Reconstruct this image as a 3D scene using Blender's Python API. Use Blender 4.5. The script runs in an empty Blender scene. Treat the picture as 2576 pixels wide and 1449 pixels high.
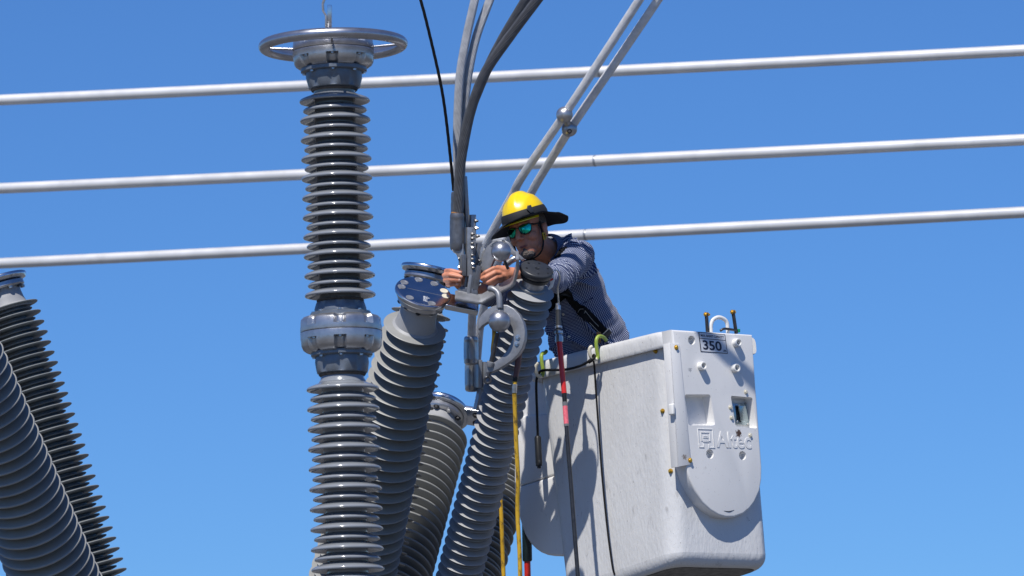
import bpy, bmesh, math, random
from mathutils import Vector, Matrix, noise
from mathutils.bvhtree import BVHTree
R = math.radians
random.seed(7)
scene = bpy.context.scene
C = scene.collection
V = Vector

# ------------------------------------------------------------------ camera
FPX = 13500.0                      # focal length in pixels of a 2576 px wide frame
PITCH, ROLL = R(7.5), R(1.85)
CAM = V((0, 0, 1.7))
fwd = V((0, math.cos(PITCH), math.sin(PITCH)))
u0 = V((0, -math.sin(PITCH), math.cos(PITCH)))
x0 = V((1, 0, 0))
cr = x0 * math.cos(ROLL) - u0 * math.sin(ROLL)
cu = x0 * math.sin(ROLL) + u0 * math.cos(ROLL)
cb = -fwd
cam = bpy.data.cameras.new('camera')
cam.sensor_width = 36
cam.lens = FPX / 2576 * 36
cam.clip_start = 0.5
cam.clip_end = 5000
cam.dof.use_dof = True
cam.dof.focus_distance = 23.75
cam.dof.aperture_fstop = 6.3
co = bpy.data.objects.new('camera', cam)
C.objects.link(co)
mw = Matrix((cr, cu, cb)).transposed().to_4x4()
mw.translation = CAM
co.matrix_world = mw
scene.camera = co

# ------------------------------------------------------------------ sky, sun, exposure
SUN_EL, SUN_AZ = R(55), R(18)      # azimuth: to the left of straight behind the camera
sdir = V((-math.sin(SUN_AZ) * math.cos(SUN_EL), -math.cos(SUN_AZ) * math.cos(SUN_EL), math.sin(SUN_EL)))
world = bpy.data.worlds.new('World')
scene.world = world
world.use_nodes = True
nt = world.node_tree
nt.nodes.clear()
wo = nt.nodes.new('ShaderNodeOutputWorld')
bg = nt.nodes.new('ShaderNodeBackground')
sky = nt.nodes.new('ShaderNodeTexSky')
sky.sky_type = 'NISHITA'
sky.sun_disc = False
sky.sun_elevation = SUN_EL
sky.sun_rotation = math.atan2(sdir.x, sdir.y)
sky.altitude = 1500
sky.air_density = 1.0
sky.dust_density = 0.0
sky.ozone_density = 4.0
grade = nt.nodes.new('ShaderNodeMix')
grade.data_type = 'RGBA'
grade.blend_type = 'MULTIPLY'
grade.inputs[0].default_value = 1.0
grade.inputs[7].default_value = (0.47, 0.80, 1.25, 1)
tc = nt.nodes.new('ShaderNodeTexCoord')
mpw = nt.nodes.new('ShaderNodeMapping')
mpw.inputs['Scale'].default_value = (1, 1, 1.0)
nt.links.new(tc.outputs['Generated'], mpw.inputs['Vector'])
nrm_ = nt.nodes.new('ShaderNodeVectorMath'); nrm_.operation = 'NORMALIZE'
nt.links.new(mpw.outputs[0], nrm_.inputs[0])
nt.links.new(nrm_.outputs[0], sky.inputs['Vector'])
nt.links.new(sky.outputs[0], grade.inputs[6])
nt.links.new(grade.outputs[2], bg.inputs['Color'])
bg.inputs['Strength'].default_value = 0.084
nt.links.new(bg.outputs[0], wo.inputs['Surface'])

sun = bpy.data.lights.new('sun', 'SUN')
sun.energy = 5.0
sun.angle = R(0.53)
sun.color = (1.0, 0.962, 0.90)
so = bpy.data.objects.new('sun', sun)
so.rotation_euler = (-sdir).to_track_quat('-Z', 'Y').to_euler()
so.location = (0, 0, 40)
C.objects.link(so)
scene.view_settings.view_transform = 'Standard'
scene.view_settings.look = 'None'
scene.view_settings.exposure = 0.0
scene.view_settings.gamma = 1
scene.view_settings.use_curve_mapping = False
scene.render.resolution_x, scene.render.resolution_y = 1024, 576
scene.render.engine = 'CYCLES'

# ------------------------------------------------------------------ helpers
def ray(px, py):
    return fwd + cr * ((px - 1288) / FPX) + cu * ((724.5 - py) / FPX)
def at(px, py, d):
    """a point d metres deep that is seen at (px, py)"""
    return CAM + ray(px, py) * d
def onplane(px, py, p, n):
    r = ray(px, py)
    return CAM + r * ((p - CAM).dot(n) / r.dot(n))
def mpp(d):
    return d / FPX
def lerp(a, b, t):
    return a + (b - a) * t
def frame(z, xh=None):
    z = z.normalized()
    xh = xh or cr
    x = (xh - z * xh.dot(z)).normalized()
    return Matrix((x, z.cross(x), z)).transposed()
def xf(o, z=V((0, 0, 1)), s=1.0, xh=None):
    m = frame(z, xh)
    if not isinstance(s, (tuple, list)):
        s = (s, s, s)
    m = m @ Matrix.Diagonal(V(s))
    m = m.to_4x4()
    m.translation = o
    return m

class Geo:
    def __init__(self):
        self.v, self.f = [], []
    def add(self, vs, fs, M=None):
        n = len(self.v)
        self.v += [(M @ V(a)) if M else V(a) for a in vs]
        self.f += [tuple(i + n for i in f) for f in fs]
        return self
    def lathe(self, prof, M=None, seg=48, mod=None, close=True):
        vs, fs = [], []
        n = len(prof)
        for i in range(seg):
            a = 2 * math.pi * i / seg
            for r, z in prof:
                rr = mod(a, r, z) if mod else r
                vs.append((rr * math.cos(a), rr * math.sin(a), z))
        for i in range(seg):
            j = (i + 1) % seg
            for k in range(n - 1):
                fs.append((i * n + k, j * n + k, j * n + k + 1, i * n + k + 1))
        if close:
            fs.append(tuple(i * n for i in range(seg))[::-1])
            fs.append(tuple(i * n + n - 1 for i in range(seg)))
        return self.add(vs, fs, M)
    def tube(self, pts, rad, seg=16, lobes=0, twist=0.0, amp=0.0, flat=1.0):
        n = len(pts)
        rad = rad if isinstance(rad, (list, tuple)) else [rad] * n
        t0 = (pts[1] - pts[0]).normalized()
        nx = t0.orthogonal().normalized()
        vs, fs = [], []
        L = 0
        for i, p in enumerate(pts):
            a, b = pts[max(i - 1, 0)], pts[min(i + 1, n - 1)]
            t = (b - a).normalized()
            nx = (nx - t * nx.dot(t)).normalized()
            ny = t.cross(nx)
            if i:
                L += (p - pts[i - 1]).length
            for k in range(seg):
                th = 2 * math.pi * k / seg
                r = rad[i]
                if lobes:
                    r *= 1 - amp * (1 - abs(math.sin(lobes * th / 2)))
                ph = th + twist * L
                vs.append(p + nx * (math.cos(ph) * r) + ny * (math.sin(ph) * r * flat))
        for i in range(n - 1):
            for k in range(seg):
                m = (k + 1) % seg
                fs.append((i * seg + k, i * seg + m, (i + 1) * seg + m, (i + 1) * seg + k))
        fs.append(tuple(range(seg))[::-1])
        fs.append(tuple((n - 1) * seg + k for k in range(seg)))
        return self.add(vs, fs)
    def bm(self, b):
        b.verts.index_update()
        self.add([v.co.copy() for v in b.verts], [[v.index for v in f.verts] for f in b.faces])
        b.free()
        return self
    def box(self, M, size, bev=0.0, seg=2):
        b = bmesh.new()
        bmesh.ops.create_cube(b, size=1)
        for v in b.verts:
            v.co = V((v.co.x * size[0], v.co.y * size[1], v.co.z * size[2]))
        if bev:
            bmesh.ops.bevel(b, geom=b.edges[:], offset=bev, segments=seg, affect='EDGES', profile=0.6)
        bmesh.ops.transform(b, matrix=M, verts=b.verts)
        return self.bm(b)
    def prism(self, pts, depth, bev=0.0, seg=2):
        """pts: planar outline in world space; depth: extrusion vector (away from the outline)"""
        b = bmesh.new()
        vs = [b.verts.new(p) for p in pts]
        f = b.faces.new(vs)
        f.normal_update()
        if f.normal.dot(depth) > 0:
            bmesh.ops.reverse_faces(b, faces=[f])
        r = bmesh.ops.extrude_face_region(b, geom=[f])
        nv = [g for g in r['geom'] if isinstance(g, bmesh.types.BMVert)]
        bmesh.ops.translate(b, verts=nv, vec=depth)
        # the original face stays as the front; make sure everything is closed
        if not f.is_valid:
            b.faces.new(vs)
        bmesh.ops.recalc_face_normals(b, faces=b.faces[:])
        if bev:
            dn = depth.normalized()
            es = [e for e in b.edges if abs((e.verts[0].co - e.verts[1].co).normalized().dot(dn)) < 0.5]
            bmesh.ops.bevel(b, geom=es, offset=bev, segments=seg, affect='EDGES', profile=0.5)
        return self.bm(b)
    def mesh(self, name, sharp=38):
        me = bpy.data.meshes.new(name)
        me.from_pydata([tuple(v) for v in self.v], [], self.f)
        me.update()
        me.shade_smooth()
        me.set_sharp_from_angle(angle=R(sharp))
        return me

WM = {}
def put(name, me, mat, parent=None, M=None):
    M = M or Matrix.Identity(4)
    if isinstance(me, Geo):
        me = me.mesh(name)
    if mat and not me.materials:
        me.materials.append(mat)
    o = bpy.data.objects.new(name, me)
    C.objects.link(o)
    if parent:
        o.parent = parent
        o.matrix_basis = WM[parent].inverted() @ M
    else:
        if M == Matrix.Identity(4):          # bring the origin to the middle of the thing's base
            xs = [v.co for v in me.vertices]
            c = V((sum(v.x for v in xs) / len(xs), sum(v.y for v in xs) / len(xs), min(v.z for v in xs)))
            me.transform(Matrix.Translation(-c))
            M = Matrix.Translation(c)
        o.matrix_basis = M
    WM[o] = M
    return o
def tag(o, label, cat, group=None, kind=None):
    if label: o['label'] = label
    if cat: o['category'] = cat
    if group: o['group'] = group
    if kind: o['kind'] = kind
    return o
def thing(name, label, cat, loc, group=None):
    o = bpy.data.objects.new(name, None)
    o.empty_display_size = 0.1
    C.objects.link(o)
    o.matrix_basis = Matrix.Translation(loc)
    WM[o] = Matrix.Translation(loc)
    return tag(o, label, cat, group)
def evalmesh(o):
    dg = bpy.context.evaluated_depsgraph_get()
    dg.update()
    return bpy.data.meshes.new_from_object(o.evaluated_get(dg), depsgraph=dg)
def drop(o):
    bpy.data.objects.remove(o, do_unlink=True)
def spline(pts, n=12):
    """Catmull-Rom through the points"""
    P = [pts[0] * 2 - pts[1]] + list(pts) + [pts[-1] * 2 - pts[-2]]
    out = []
    for i in range(1, len(P) - 2):
        a, b, c, d = P[i - 1], P[i], P[i + 1], P[i + 2]
        for k in range(n):
            t = k / n
            out.append(0.5 * ((b * 2) + (c - a) * t + (a * 2 - b * 5 + c * 4 - d) * t * t + (b * 3 - a - c * 3 + d) * t ** 3))
    out.append(pts[-1])
    return out

# ------------------------------------------------------------------ materials
MATS = {}
def mat(name, col, rough=0.5, metal=0.0, var=0.12, vscale=9.0, bump=0.0, bscale=120.0, coat=0.0,
        rvar=0.1, spec=0.5, dirt=0.0, dcol=(0.05, 0.045, 0.04), dscale=14.0, dthr=0.62, stretch=None, speck=0.0):
    m = bpy.data.materials.new(name)
    m.use_nodes = True
    t = m.node_tree
    N, L = t.nodes, t.links
    b = N['Principled BSDF']
    b.inputs['Metallic'].default_value = metal
    b.inputs['Coat Weight'].default_value = coat
    b.inputs['Coat Roughness'].default_value = 0.06
    b.inputs['Specular IOR Level'].default_value = spec
    g = N.new('ShaderNodeNewGeometry')
    vec = g.outputs['Position']
    if stretch:
        mp = N.new('ShaderNodeMapping')
        mp.inputs['Scale'].default_value = stretch
        L.new(vec, mp.inputs['Vector'])
        vec = mp.outputs[0]
    n1 = N.new('ShaderNodeTexNoise')
    n1.inputs['Scale'].default_value = vscale
    n1.inputs['Detail'].default_value = 6
    n1.inputs['Roughness'].default_value = 0.62
    L.new(vec, n1.inputs['Vector'])
    rp = N.new('ShaderNodeValToRGB')
    rp.color_ramp.elements[0].position = 0.3
    rp.color_ramp.elements[1].position = 0.7
    rp.color_ramp.elements[0].color = tuple(max(0, c * (1 - var)) for c in col) + (1,)
    rp.color_ramp.elements[1].color = tuple(min(1, c * (1 + var)) for c in col) + (1,)
    L.new(n1.outputs['Fac'], rp.inputs['Fac'])
    outc = rp.outputs[0]
    if dirt:
        n2 = N.new('ShaderNodeTexNoise')
        n2.inputs['Scale'].default_value = dscale
        n2.inputs['Detail'].default_value = 9
        n2.inputs['Roughness'].default_value = 0.72
        L.new(vec, n2.inputs['Vector'])
        mr = N.new('ShaderNodeMapRange')
        mr.inputs['From Min'].default_value = dthr
        mr.inputs['From Max'].default_value = dthr + 0.1
        mr.inputs['To Max'].default_value = dirt
        L.new(n2.outputs['Fac'], mr.inputs['Value'])
        mx = N.new('ShaderNodeMix')
        mx.data_type = 'RGBA'
        mx.inputs[7].default_value = tuple(dcol) + (1,)
        L.new(mr.outputs[0], mx.inputs[0])
        L.new(outc, mx.inputs[6])
        outc = mx.outputs[2]
    if speck:
        n4 = N.new('ShaderNodeTexNoise')
        n4.inputs['Scale'].default_value = 130
        n4.inputs['Detail'].default_value = 3
        L.new(g.outputs['Position'], n4.inputs['Vector'])
        m4 = N.new('ShaderNodeMapRange')
        m4.inputs['From Min'].default_value = 0.70
        m4.inputs['From Max'].default_value = 0.74
        m4.inputs['To Max'].default_value = speck
        L.new(n4.outputs['Fac'], m4.inputs['Value'])
        x4 = N.new('ShaderNodeMix')
        x4.data_type = 'RGBA'
        x4.inputs[7].default_value = (0.07, 0.065, 0.06, 1)
        L.new(m4.outputs[0], x4.inputs[0])
        L.new(outc, x4.inputs[6])
        outc = x4.outputs[2]
    L.new(outc, b.inputs['Base Color'])
    rm = N.new('ShaderNodeMapRange')
    rm.inputs['To Min'].default_value = max(0.02, rough - rvar)
    rm.inputs['To Max'].default_value = min(1, rough + rvar)
    L.new(n1.outputs['Fac'], rm.inputs['Value'])
    L.new(rm.outputs[0], b.inputs['Roughness'])
    if bump:
        n3 = N.new('ShaderNodeTexNoise')
        n3.inputs['Scale'].default_value = bscale
        n3.inputs['Detail'].default_value = 4
        L.new(vec, n3.inputs['Vector'])
        bp = N.new('ShaderNodeBump')
        bp.inputs['Strength'].default_value = bump
        bp.inputs['Distance'].default_value = 0.004
        L.new(n3.outputs['Fac'], bp.inputs['Height'])
        L.new(bp.outputs[0], b.inputs['Normal'])
    MATS[name] = m
    return m

PORC = mat('grey_porcelain', (0.23, 0.245, 0.265), 0.17, var=0.07, coat=0.6, spec=0.6)
CORE = mat('shaded_porcelain_core', (0.13, 0.137, 0.143), 0.22, var=0.08, coat=0.3)  # same porcelain, darkened to carry the shade between the sheds
POLY = mat('grey_silicone', (0.275, 0.275, 0.262), 0.42, var=0.08, bump=0.04)
POLY2 = mat('pale_grey_silicone', (0.315, 0.317, 0.322), 0.5, var=0.07, bump=0.05)
POLYD = mat('dark_grey_silicone', (0.19, 0.205, 0.21), 0.4, var=0.08)
CAST = mat('cast_aluminium', (0.45, 0.45, 0.46), 0.32, 0.85, var=0.16, vscale=22, bump=0.1, bscale=160)
COLLAR = mat('shade_toned_cast_metal', (0.15, 0.172, 0.205), 0.4, 0.35, var=0.15, vscale=25, bump=0.15, bscale=140)  # collar grey deepened to hold the shadow of the flange
CEMENT = mat('brown_cement', (0.075, 0.06, 0.05), 0.9, var=0.5, vscale=90, bump=0.5)
RINGM = mat('brushed_aluminium', (0.46, 0.46, 0.49), 0.3, 0.9, var=0.12, vscale=16, dirt=0.35, dcol=(0.2, 0.2, 0.2), dscale=30, dthr=0.6)
POLI = mat('polished_aluminium', (0.62, 0.64, 0.68), 0.2, 1.0, var=0.08, vscale=14, rvar=0.07)
BUSM = mat('bus_aluminium', (0.70, 0.69, 0.675), 0.33, 0.25, var=0.12, vscale=3.5, dirt=0.25, dcol=(0.4, 0.39, 0.38), dscale=6, dthr=0.58)
STEEL = mat('bolt_steel', (0.5, 0.5, 0.5), 0.3, 0.9, var=0.2, vscale=60)
DSTEEL = mat('dark_steel', (0.07, 0.07, 0.075), 0.38, 0.6, var=0.25, vscale=40)
GALV = mat('galvanised_plate', (0.34, 0.35, 0.37), 0.4, 0.65, var=0.2, vscale=26, bump=0.08, dirt=0.5, dcol=(0.12, 0.11, 0.1), dscale=60, dthr=0.66)
GALVD = mat('weathered_lug', (0.16, 0.165, 0.18), 0.4, 0.6, var=0.25, vscale=30, bump=0.12)
CABL = mat('light_conductor', (0.78, 0.78, 0.78), 0.42, 0.25, var=0.15, vscale=30)
CABM = mat('mid_grey_conductor', (0.44, 0.445, 0.46), 0.42, 0.35, var=0.18, vscale=30)
CABD = mat('dark_conductor', (0.15, 0.152, 0.16), 0.42, 0.45, var=0.2, vscale=30)
CABK = mat('black_wire', (0.01, 0.01, 0.011), 0.55, 0.1, spec=0.2, var=0.3)
RUST = mat('rust', (0.25, 0.11, 0.03), 0.85, var=0.4, vscale=80)
BLK = mat('black_rubber', (0.014, 0.015, 0.017), 0.4, spec=0.3, var=0.25)
BLKG = mat('black_plastic_cap', (0.03, 0.032, 0.036), 0.38, var=0.2, vscale=30)
WEB = mat('black_webbing', (0.007, 0.007, 0.008), 0.7, spec=0.15, var=0.3, bump=0.2, bscale=300)
FRP = mat('white_fibreglass', (0.63, 0.628, 0.625), 0.42, var=0.05, vscale=7, bump=0.6, bscale=75, dirt=0.5, dcol=(0.15, 0.14, 0.135), dscale=17, dthr=0.595, stretch=(1, 1, 0.35), speck=0.75)
PNL = mat('white_panel', (0.76, 0.75, 0.735), 0.38, var=0.035, vscale=6, bump=0.03, dirt=0.4, dcol=(0.24, 0.21, 0.19), dscale=26, dthr=0.63, stretch=(1, 1, 0.5), speck=0.5)
WPL = mat('white_plastic', (0.78, 0.77, 0.74), 0.35, var=0.04)
IVO = mat('ivory_plastic', (0.62, 0.58, 0.47), 0.4, var=0.08)
YBOLT = mat('yellow_zinc_bolt', (0.55, 0.33, 0.04), 0.35, 0.5, var=0.2, vscale=60)
ZINC = mat('zinc_latch', (0.42, 0.5, 0.52), 0.25, 0.9, var=0.15, vscale=30)
UND = mat('dark_underside', (0.16, 0.155, 0.15), 0.7, var=0.5, vscale=30, bump=0.6, bscale=90)  # darker mottled grey for the bucket's bottom face
YEL = mat('yellow_cable_jacket', (0.62, 0.37, 0.025), 0.45, var=0.15, vscale=20, dirt=0.85, dcol=(0.09, 0.055, 0.02), dscale=55, dthr=0.52, stretch=(1, 1, 0.35))
MAROON = mat('maroon_sleeve', (0.085, 0.035, 0.04), 0.5, var=0.3, vscale=30)
RED = mat('red_fibreglass', (0.60, 0.026, 0.018), 0.3, var=0.12, coat=0.3)
PINK = mat('pink_band', (0.75, 0.14, 0.18), 0.45, var=0.2, vscale=90)
CLEAR = mat('grey_tape', (0.16, 0.16, 0.165), 0.25, var=0.2)
GREEN = mat('green_hook_coating', (0.27, 0.36, 0.05), 0.42, var=0.25, vscale=18)
HIVIS = mat('yellow_hard_hat', (0.86, 0.60, 0.005), 0.3, var=0.08, vscale=20, coat=0.25, dirt=0.5, dcol=(0.25, 0.17, 0.01), dscale=60, dthr=0.66)
CLOTH = mat('black_cloth', (0.012, 0.013, 0.016), 0.75, var=0.25, vscale=40, bump=0.3, bscale=260)
SKIN = mat('skin', (0.56, 0.225, 0.13), 0.5, var=0.22, vscale=26, bump=0.12, bscale=240)
SKIN.node_tree.nodes['Principled BSDF'].inputs['Subsurface Weight'].default_value = 0.12
SKIN.node_tree.nodes['Principled BSDF'].inputs['Subsurface Radius'].default_value = (0.008, 0.003, 0.002)
HAIR = mat('grey_brown_beard', (0.11, 0.09, 0.08), 0.7, var=0.9, vscale=170, bump=0.9, bscale=420)
LIP = mat('lip', (0.28, 0.09, 0.065), 0.45, var=0.1)
NAIL = mat('nail', (0.55, 0.3, 0.23), 0.3, var=0.05)
LEATH = mat('tan_leather', (0.36, 0.17, 0.05), 0.55, var=0.25)
DENIM = mat('dark_denim', (0.03, 0.045, 0.09), 0.8, var=0.2)
LABELW = mat('label_white', (0.62, 0.64, 0.68), 0.4, var=0.04)
LABELK = mat('label_navy_black', (0.012, 0.014, 0.035), 0.45, var=0.05)
GRAV = mat('gravel', (0.10, 0.098, 0.095), 0.9, var=0.35, vscale=3, bump=0.6, bscale=12)

# ------------------------------------------------------------------ ground (below the frame; it lights the undersides)
g = Geo()
g.add([(-2500, -2500, 0), (2500, -2500, 0), (2500, 2500, 0), (-2500, 2500, 0)], [(0, 1, 2, 3)])
tag(put('ground', g, GRAV), 'grey gravel yard floor far below the work', None, kind='structure')

# ------------------------------------------------------------------ fasteners
def hexprof():
    return [(0.0, 0.0), (1.0, 0.0), (1.0, 0.6), (0.86, 0.72), (0.0, 0.72)]
def mk_bolt():
    G = Geo()
    G.lathe([(1.35, -0.02), (1.35, 0.18)], seg=16)
    G.lathe([(1.0, 0.18), (1.0, 0.78), (0.85, 0.9)], seg=6)
    return G.mesh('bolt')
def mk_nut():
    G = Geo()
    G.lathe([(1.3, -0.02), (1.3, 0.2)], seg=16)
    G.lathe([(1.0, 0.2), (1.0, 0.95)], seg=6)
    G.lathe([(0.55, 0.95), (0.55, 1.75), (0.45, 1.85)], seg=12)
    return G.mesh('bolt')
BOLT, NUT = {}, {}
def bolt(p, axis, r, m, parent, nut=False, name='bolt'):
    D = NUT if nut else BOLT
    if m.name not in D:
        me = mk_nut() if nut else mk_bolt()
        me.materials.append(m)
        D[m.name] = me
    return put(name, D[m.name], None, parent, xf(p, axis, r))

# ------------------------------------------------------------------ insulators
SHED = {}
def shed_mesh(kind, m):
    """unit shed: outer radius 1, hub 0.5; z in the same units, rim at about z = 0"""
    key = (kind, m.name)
    if key not in SHED:
        if kind == 'porcelain':
            P = [(0.54, 0.175), (0.60, 0.145), (0.72, 0.095), (0.84, 0.050), (0.92, 0.018), (0.965, -0.006), (0.99, -0.030), (1.0, -0.056), (0.995, -0.080), (0.975, -0.096), (0.945, -0.100), (0.90, -0.088), (0.78, -0.050), (0.66, -0.015), (0.58, 0.02), (0.54, 0.07)]
        elif kind == 'thin':
            P = [(0.54, 0.10), (0.60, 0.075), (0.70, 0.055), (0.85, 0.028), (0.96, 0.010), (0.99, 0.003), (1.0, -0.008), (0.99, -0.018), (0.95, -0.022), (0.80, -0.014), (0.65, -0.006), (0.54, -0.03)]
        elif kind == 'lip':
            P = [(0.60, 0.10), (0.66, 0.08), (0.78, 0.052), (0.90, 0.028), (0.955, 0.018), (0.98, 0.012), (0.995, -0.002), (1.0, -0.020), (0.995, -0.038), (0.975, -0.048), (0.93, -0.046), (0.80, -0.03), (0.66, -0.02), (0.60, -0.04)]
        elif kind == 'edge':
            P = [(0.52, 0.075), (0.62, 0.06), (0.80, 0.036), (0.93, 0.018), (0.985, 0.006), (1.0, -0.012), (0.985, -0.032), (0.93, -0.046), (0.78, -0.052), (0.62, -0.055), (0.52, -0.07)]
        G = Geo()
        G.lathe(P, seg=80, close=False)
        me = G.mesh('shed', 60)
        me.materials.append(m)
        SHED[key] = me
    return SHED[key]

def sheds(parent, A, ax, s0, pitch, n, rfun, kind, m, small=None):
    """n sheds down the axis from A (ax points up)"""
    for i in range(n):
        s = s0 + pitch * i
        r = rfun(s)
        if small and i % 2:
            r *= small
        j = xf(A - ax * s, ax, r, cr)
        put('shed', shed_mesh(kind, m), None, parent, j)

# ---- the vertical surge arrester
DA = 21.8
k = mpp(DA)
TOP = at(838, 114, DA)
up = V((0, 0, 1))
def AY(y):                 # axial position of an image row, measured up from the ring's centre
    return -(y - 114) * k / 0.988
arr = thing('surge_arrester', 'tall upright glossy grey ribbed arrester column carrying a metal ring on top', 'arrester', TOP + up * AY(1620))
MA = xf(TOP, up, 1, cr)
# corona ring
G = Geo()
ringpts = [MA @ V((174 * k * math.cos(a), 174 * k * math.sin(a), 0)) for a in [2 * math.pi * i / 96 for i in range(97)]]
G.tube(ringpts, 14 * k, 20)
ring = put('corona_ring', G, RINGM, arr)
for a in (math.pi * 0.02, math.pi * 0.98, math.pi * 1.5, math.pi * 0.5):
    G = Geo()
    G.tube([MA @ V((98 * k * math.cos(a), 98 * k * math.sin(a), -6 * k)), MA @ V((172 * k * math.cos(a), 172 * k * math.sin(a), 0))], 3.4 * k, 10)
    put('spoke', G, RINGM, ring)
FR = -math.pi / 2                  # the column's side that faces the camera
def scallop(depth, z0, z1, width, n=8, zs=None):
    def f(a, r, z):
        if z0 <= z <= z1 and r > 40 * k:
            d = ((a - FR + math.pi / n) % (2 * math.pi / n)) - math.pi / n
            t = max(0.0, 1 - (abs(d) / width) ** 4)
            return r - depth * t
        return r
    return f
def casting(yt, ym, yb, name_top, rT):
    """two flanged halves bolted together at ym"""
    zt, zm, zb = AY(yt), AY(ym), AY(yb)
    G = Geo()
    p = [(rT * 0.55, zt), (rT * 0.84, zt), (rT * 0.93, zt - 3 * k), (rT * 0.985, zt - 9 * k), (rT * 0.99, zt - 10 * k), (rT, zm + 14 * k), (rT, zm + 13.8 * k), (rT * 1.005, zm + 3 * k), (rT, zm + 0.8 * k), (rT * 0.9, zm + 0.7 * k)]
    G.lathe(p, MA, 160, scallop(15 * k, zm + 13.9 * k, zt + 1, 0.15))
    a = put(name_top, G, CAST, arr)
    G = Geo()
    p = [(rT * 0.9, zm - 0.7 * k), (rT, zm - 0.8 * k), (rT * 1.005, zm - 3 * k), (rT, zm - 17 * k), (rT, zm - 17.2 * k), (rT * 0.99, zb + 17 * k), (rT * 0.95, zb + 9 * k), (rT * 0.87, zb + 3 * k), (rT * 0.8, zb), (rT * 0.55, zb)]
    G.lathe(p, MA, 160, scallop(16 * k, zb - 1, zm - 17.1 * k, 0.15))
    b = put('lower_flange', G, CAST, arr)
    for i in range(8):
        an = FR + i * math.pi / 4
        d = MA.to_3x3() @ V((math.cos(an), math.sin(an), 0))
        c = MA @ V((0, 0, 0))
        bolt(c + d * (rT - 8.5 * k) + up * (zm + 14 * k), up, 4.2 * k, STEEL, a)
        bolt(c + d * (rT - 8.5 * k) + up * (zm - 17.3 * k), -up, 4.6 * k, STEEL, b)
def collar(y0, y1, r0, r1, flange_at_top):
    """tapered fluted collar between a casting and the porcelain"""
    z0, z1 = AY(y0), AY(y1)
    G = Geo()
    if flange_at_top:
        p = [(r0 * 0.6, z0), (r0, z0), (r0, z0 - 9 * k), (r0 * 0.955, z0 - 11 * k), (r0 * 0.86, z0 - 12 * k), (lerp(r0, r1, 0.55) * 0.97, lerp(z0, z1, 0.5)), (r1, z1 + 6 * k), (r1 * 0.97, z1 + 2 * k), (r1 * 0.9, z1), (r1 * 0.7, z1)]
    else:
        p = [(r0 * 0.7, z0), (r0 * 0.9, z0), (r0 * 0.97, z0 - 2 * k), (r0, z0 - 6 * k), (lerp(r0, r1, 0.45) * 0.97, lerp(z0, z1, 0.5)), (r1 * 0.86, z1 + 12 * k), (r1 * 0.955, z1 + 11 * k), (r1, z1 + 9 * k), (r1, z1), (r1 * 0.6, z1)]
    lo, hi = min(z0, z1), max(z0, z1)
    def f(a, r, z):
        d = math.cos(8 * (a - FR))
        w = 1 if lo + 3 * k < z < hi - 12.5 * k and flange_at_top else (1 if (not flange_at_top and lo + 12.5 * k < z < hi - 3 * k) else 0)
        return r - 3.2 * k * max(0, d) * w
    G.lathe(p, MA, 128, f)
    c = put('collar', G, COLLAR, arr)
    for i in range(8):
        an = FR + (i + 0.0) * math.pi / 4
        d = MA.to_3x3() @ V((math.cos(an), math.sin(an), 0))
        if flange_at_top:
            bolt(TOP + d * (r0 * 0.9) + up * (z0 - 11.3 * k), -up, 4.6 * k, STEEL, c)
        else:
            bolt(TOP + d * (r1 * 0.9) + up * (z1 + 11.3 * k), up, 4.6 * k, STEEL, c)
casting(96, 129, 174, 'upper_flange', 102 * k)
collar(172, 224, 83 * k, 66 * k, True)
casting(793, 833, 884, 'upper_flange', 102 * k)
collar(757, 795, 62 * k, 76 * k, False)
collar(882, 936, 77 * k, 65 * k, True)
for y in (226, 755, 938):
    G = Geo()
    G.lathe([(48 * k, AY(y) - 5 * k), (56.5 * k, AY(y) - 4 * k), (59.5 * k, AY(y)), (58 * k, AY(y) + 4 * k), (48 * k, AY(y) + 5 * k)], MA, 96, lambda a, r, z: r + (0.9 * k * noise.noise(V((a * 9, z * 300, 0))) if r > 50 * k else 0))
    put('cement_joint', G, CEMENT, arr)
G = Geo()
G.lathe([(53 * k, AY(228)), (51 * k, AY(245)), (51 * k, AY(735)), (53 * k, AY(754))], MA, 64)
put('core', G, CORE, arr)
G = Geo()
G.lathe([(53 * k, AY(938)), (55 * k, AY(950)), (60 * k, AY(958)), (52 * k, AY(972)), (52 * k, AY(1600))], MA, 64)
put('core', G, PORC, arr)
sheds(arr, TOP, up, -AY(250), 24.3 * k / 0.988, 21, lambda s: 89 * k, 'porcelain', PORC, 0.905)
sheds(arr, TOP, up, -AY(969.5), 24.75 * k / 0.988, 25, lambda s: 91 * k, 'porcelain', PORC, 0.905)
# terminal blade on top, with its bolts and the strap that leaves the frame
G = Geo()
G.box(xf(at(829.5, 44, DA), cu), (11 * k, 40 * k, 62 * k), 1.5 * k)
blade = put('terminal_blade', G, POLI, arr)
G = Geo()
P = [at(820.5, 68, DA), at(820.5, 40, DA), at(813, 28, DA), at(812, 10, DA), at(818, -8, DA), at(830, -40, DA)]
for a, b in zip(P, P[1:]):
    G.box(xf((a + b) / 2, (a - b)), (5 * k, 34 * k, (a - b).length + 2 * k), 1 * k)
strap = tag(put('jumper_strap', G, GALV), 'bent metal strap leaving the frame above the column terminal blade', 'strap')
for y in (41, 66.5):
    bolt(at(836, y, DA), cr, 5.4 * k, STEEL, blade, True)
    bolt(at(818, y, DA), -cr, 5.0 * k, STEEL, blade)
G = Geo()
G.lathe([(9 * k, 0), (9 * k, 5 * k), (4 * k, 6 * k), (4 * k, 14 * k)], xf(at(818, -3, DA - 0.02), cr), 12)
put('pin', G, RUST, strap)

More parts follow.
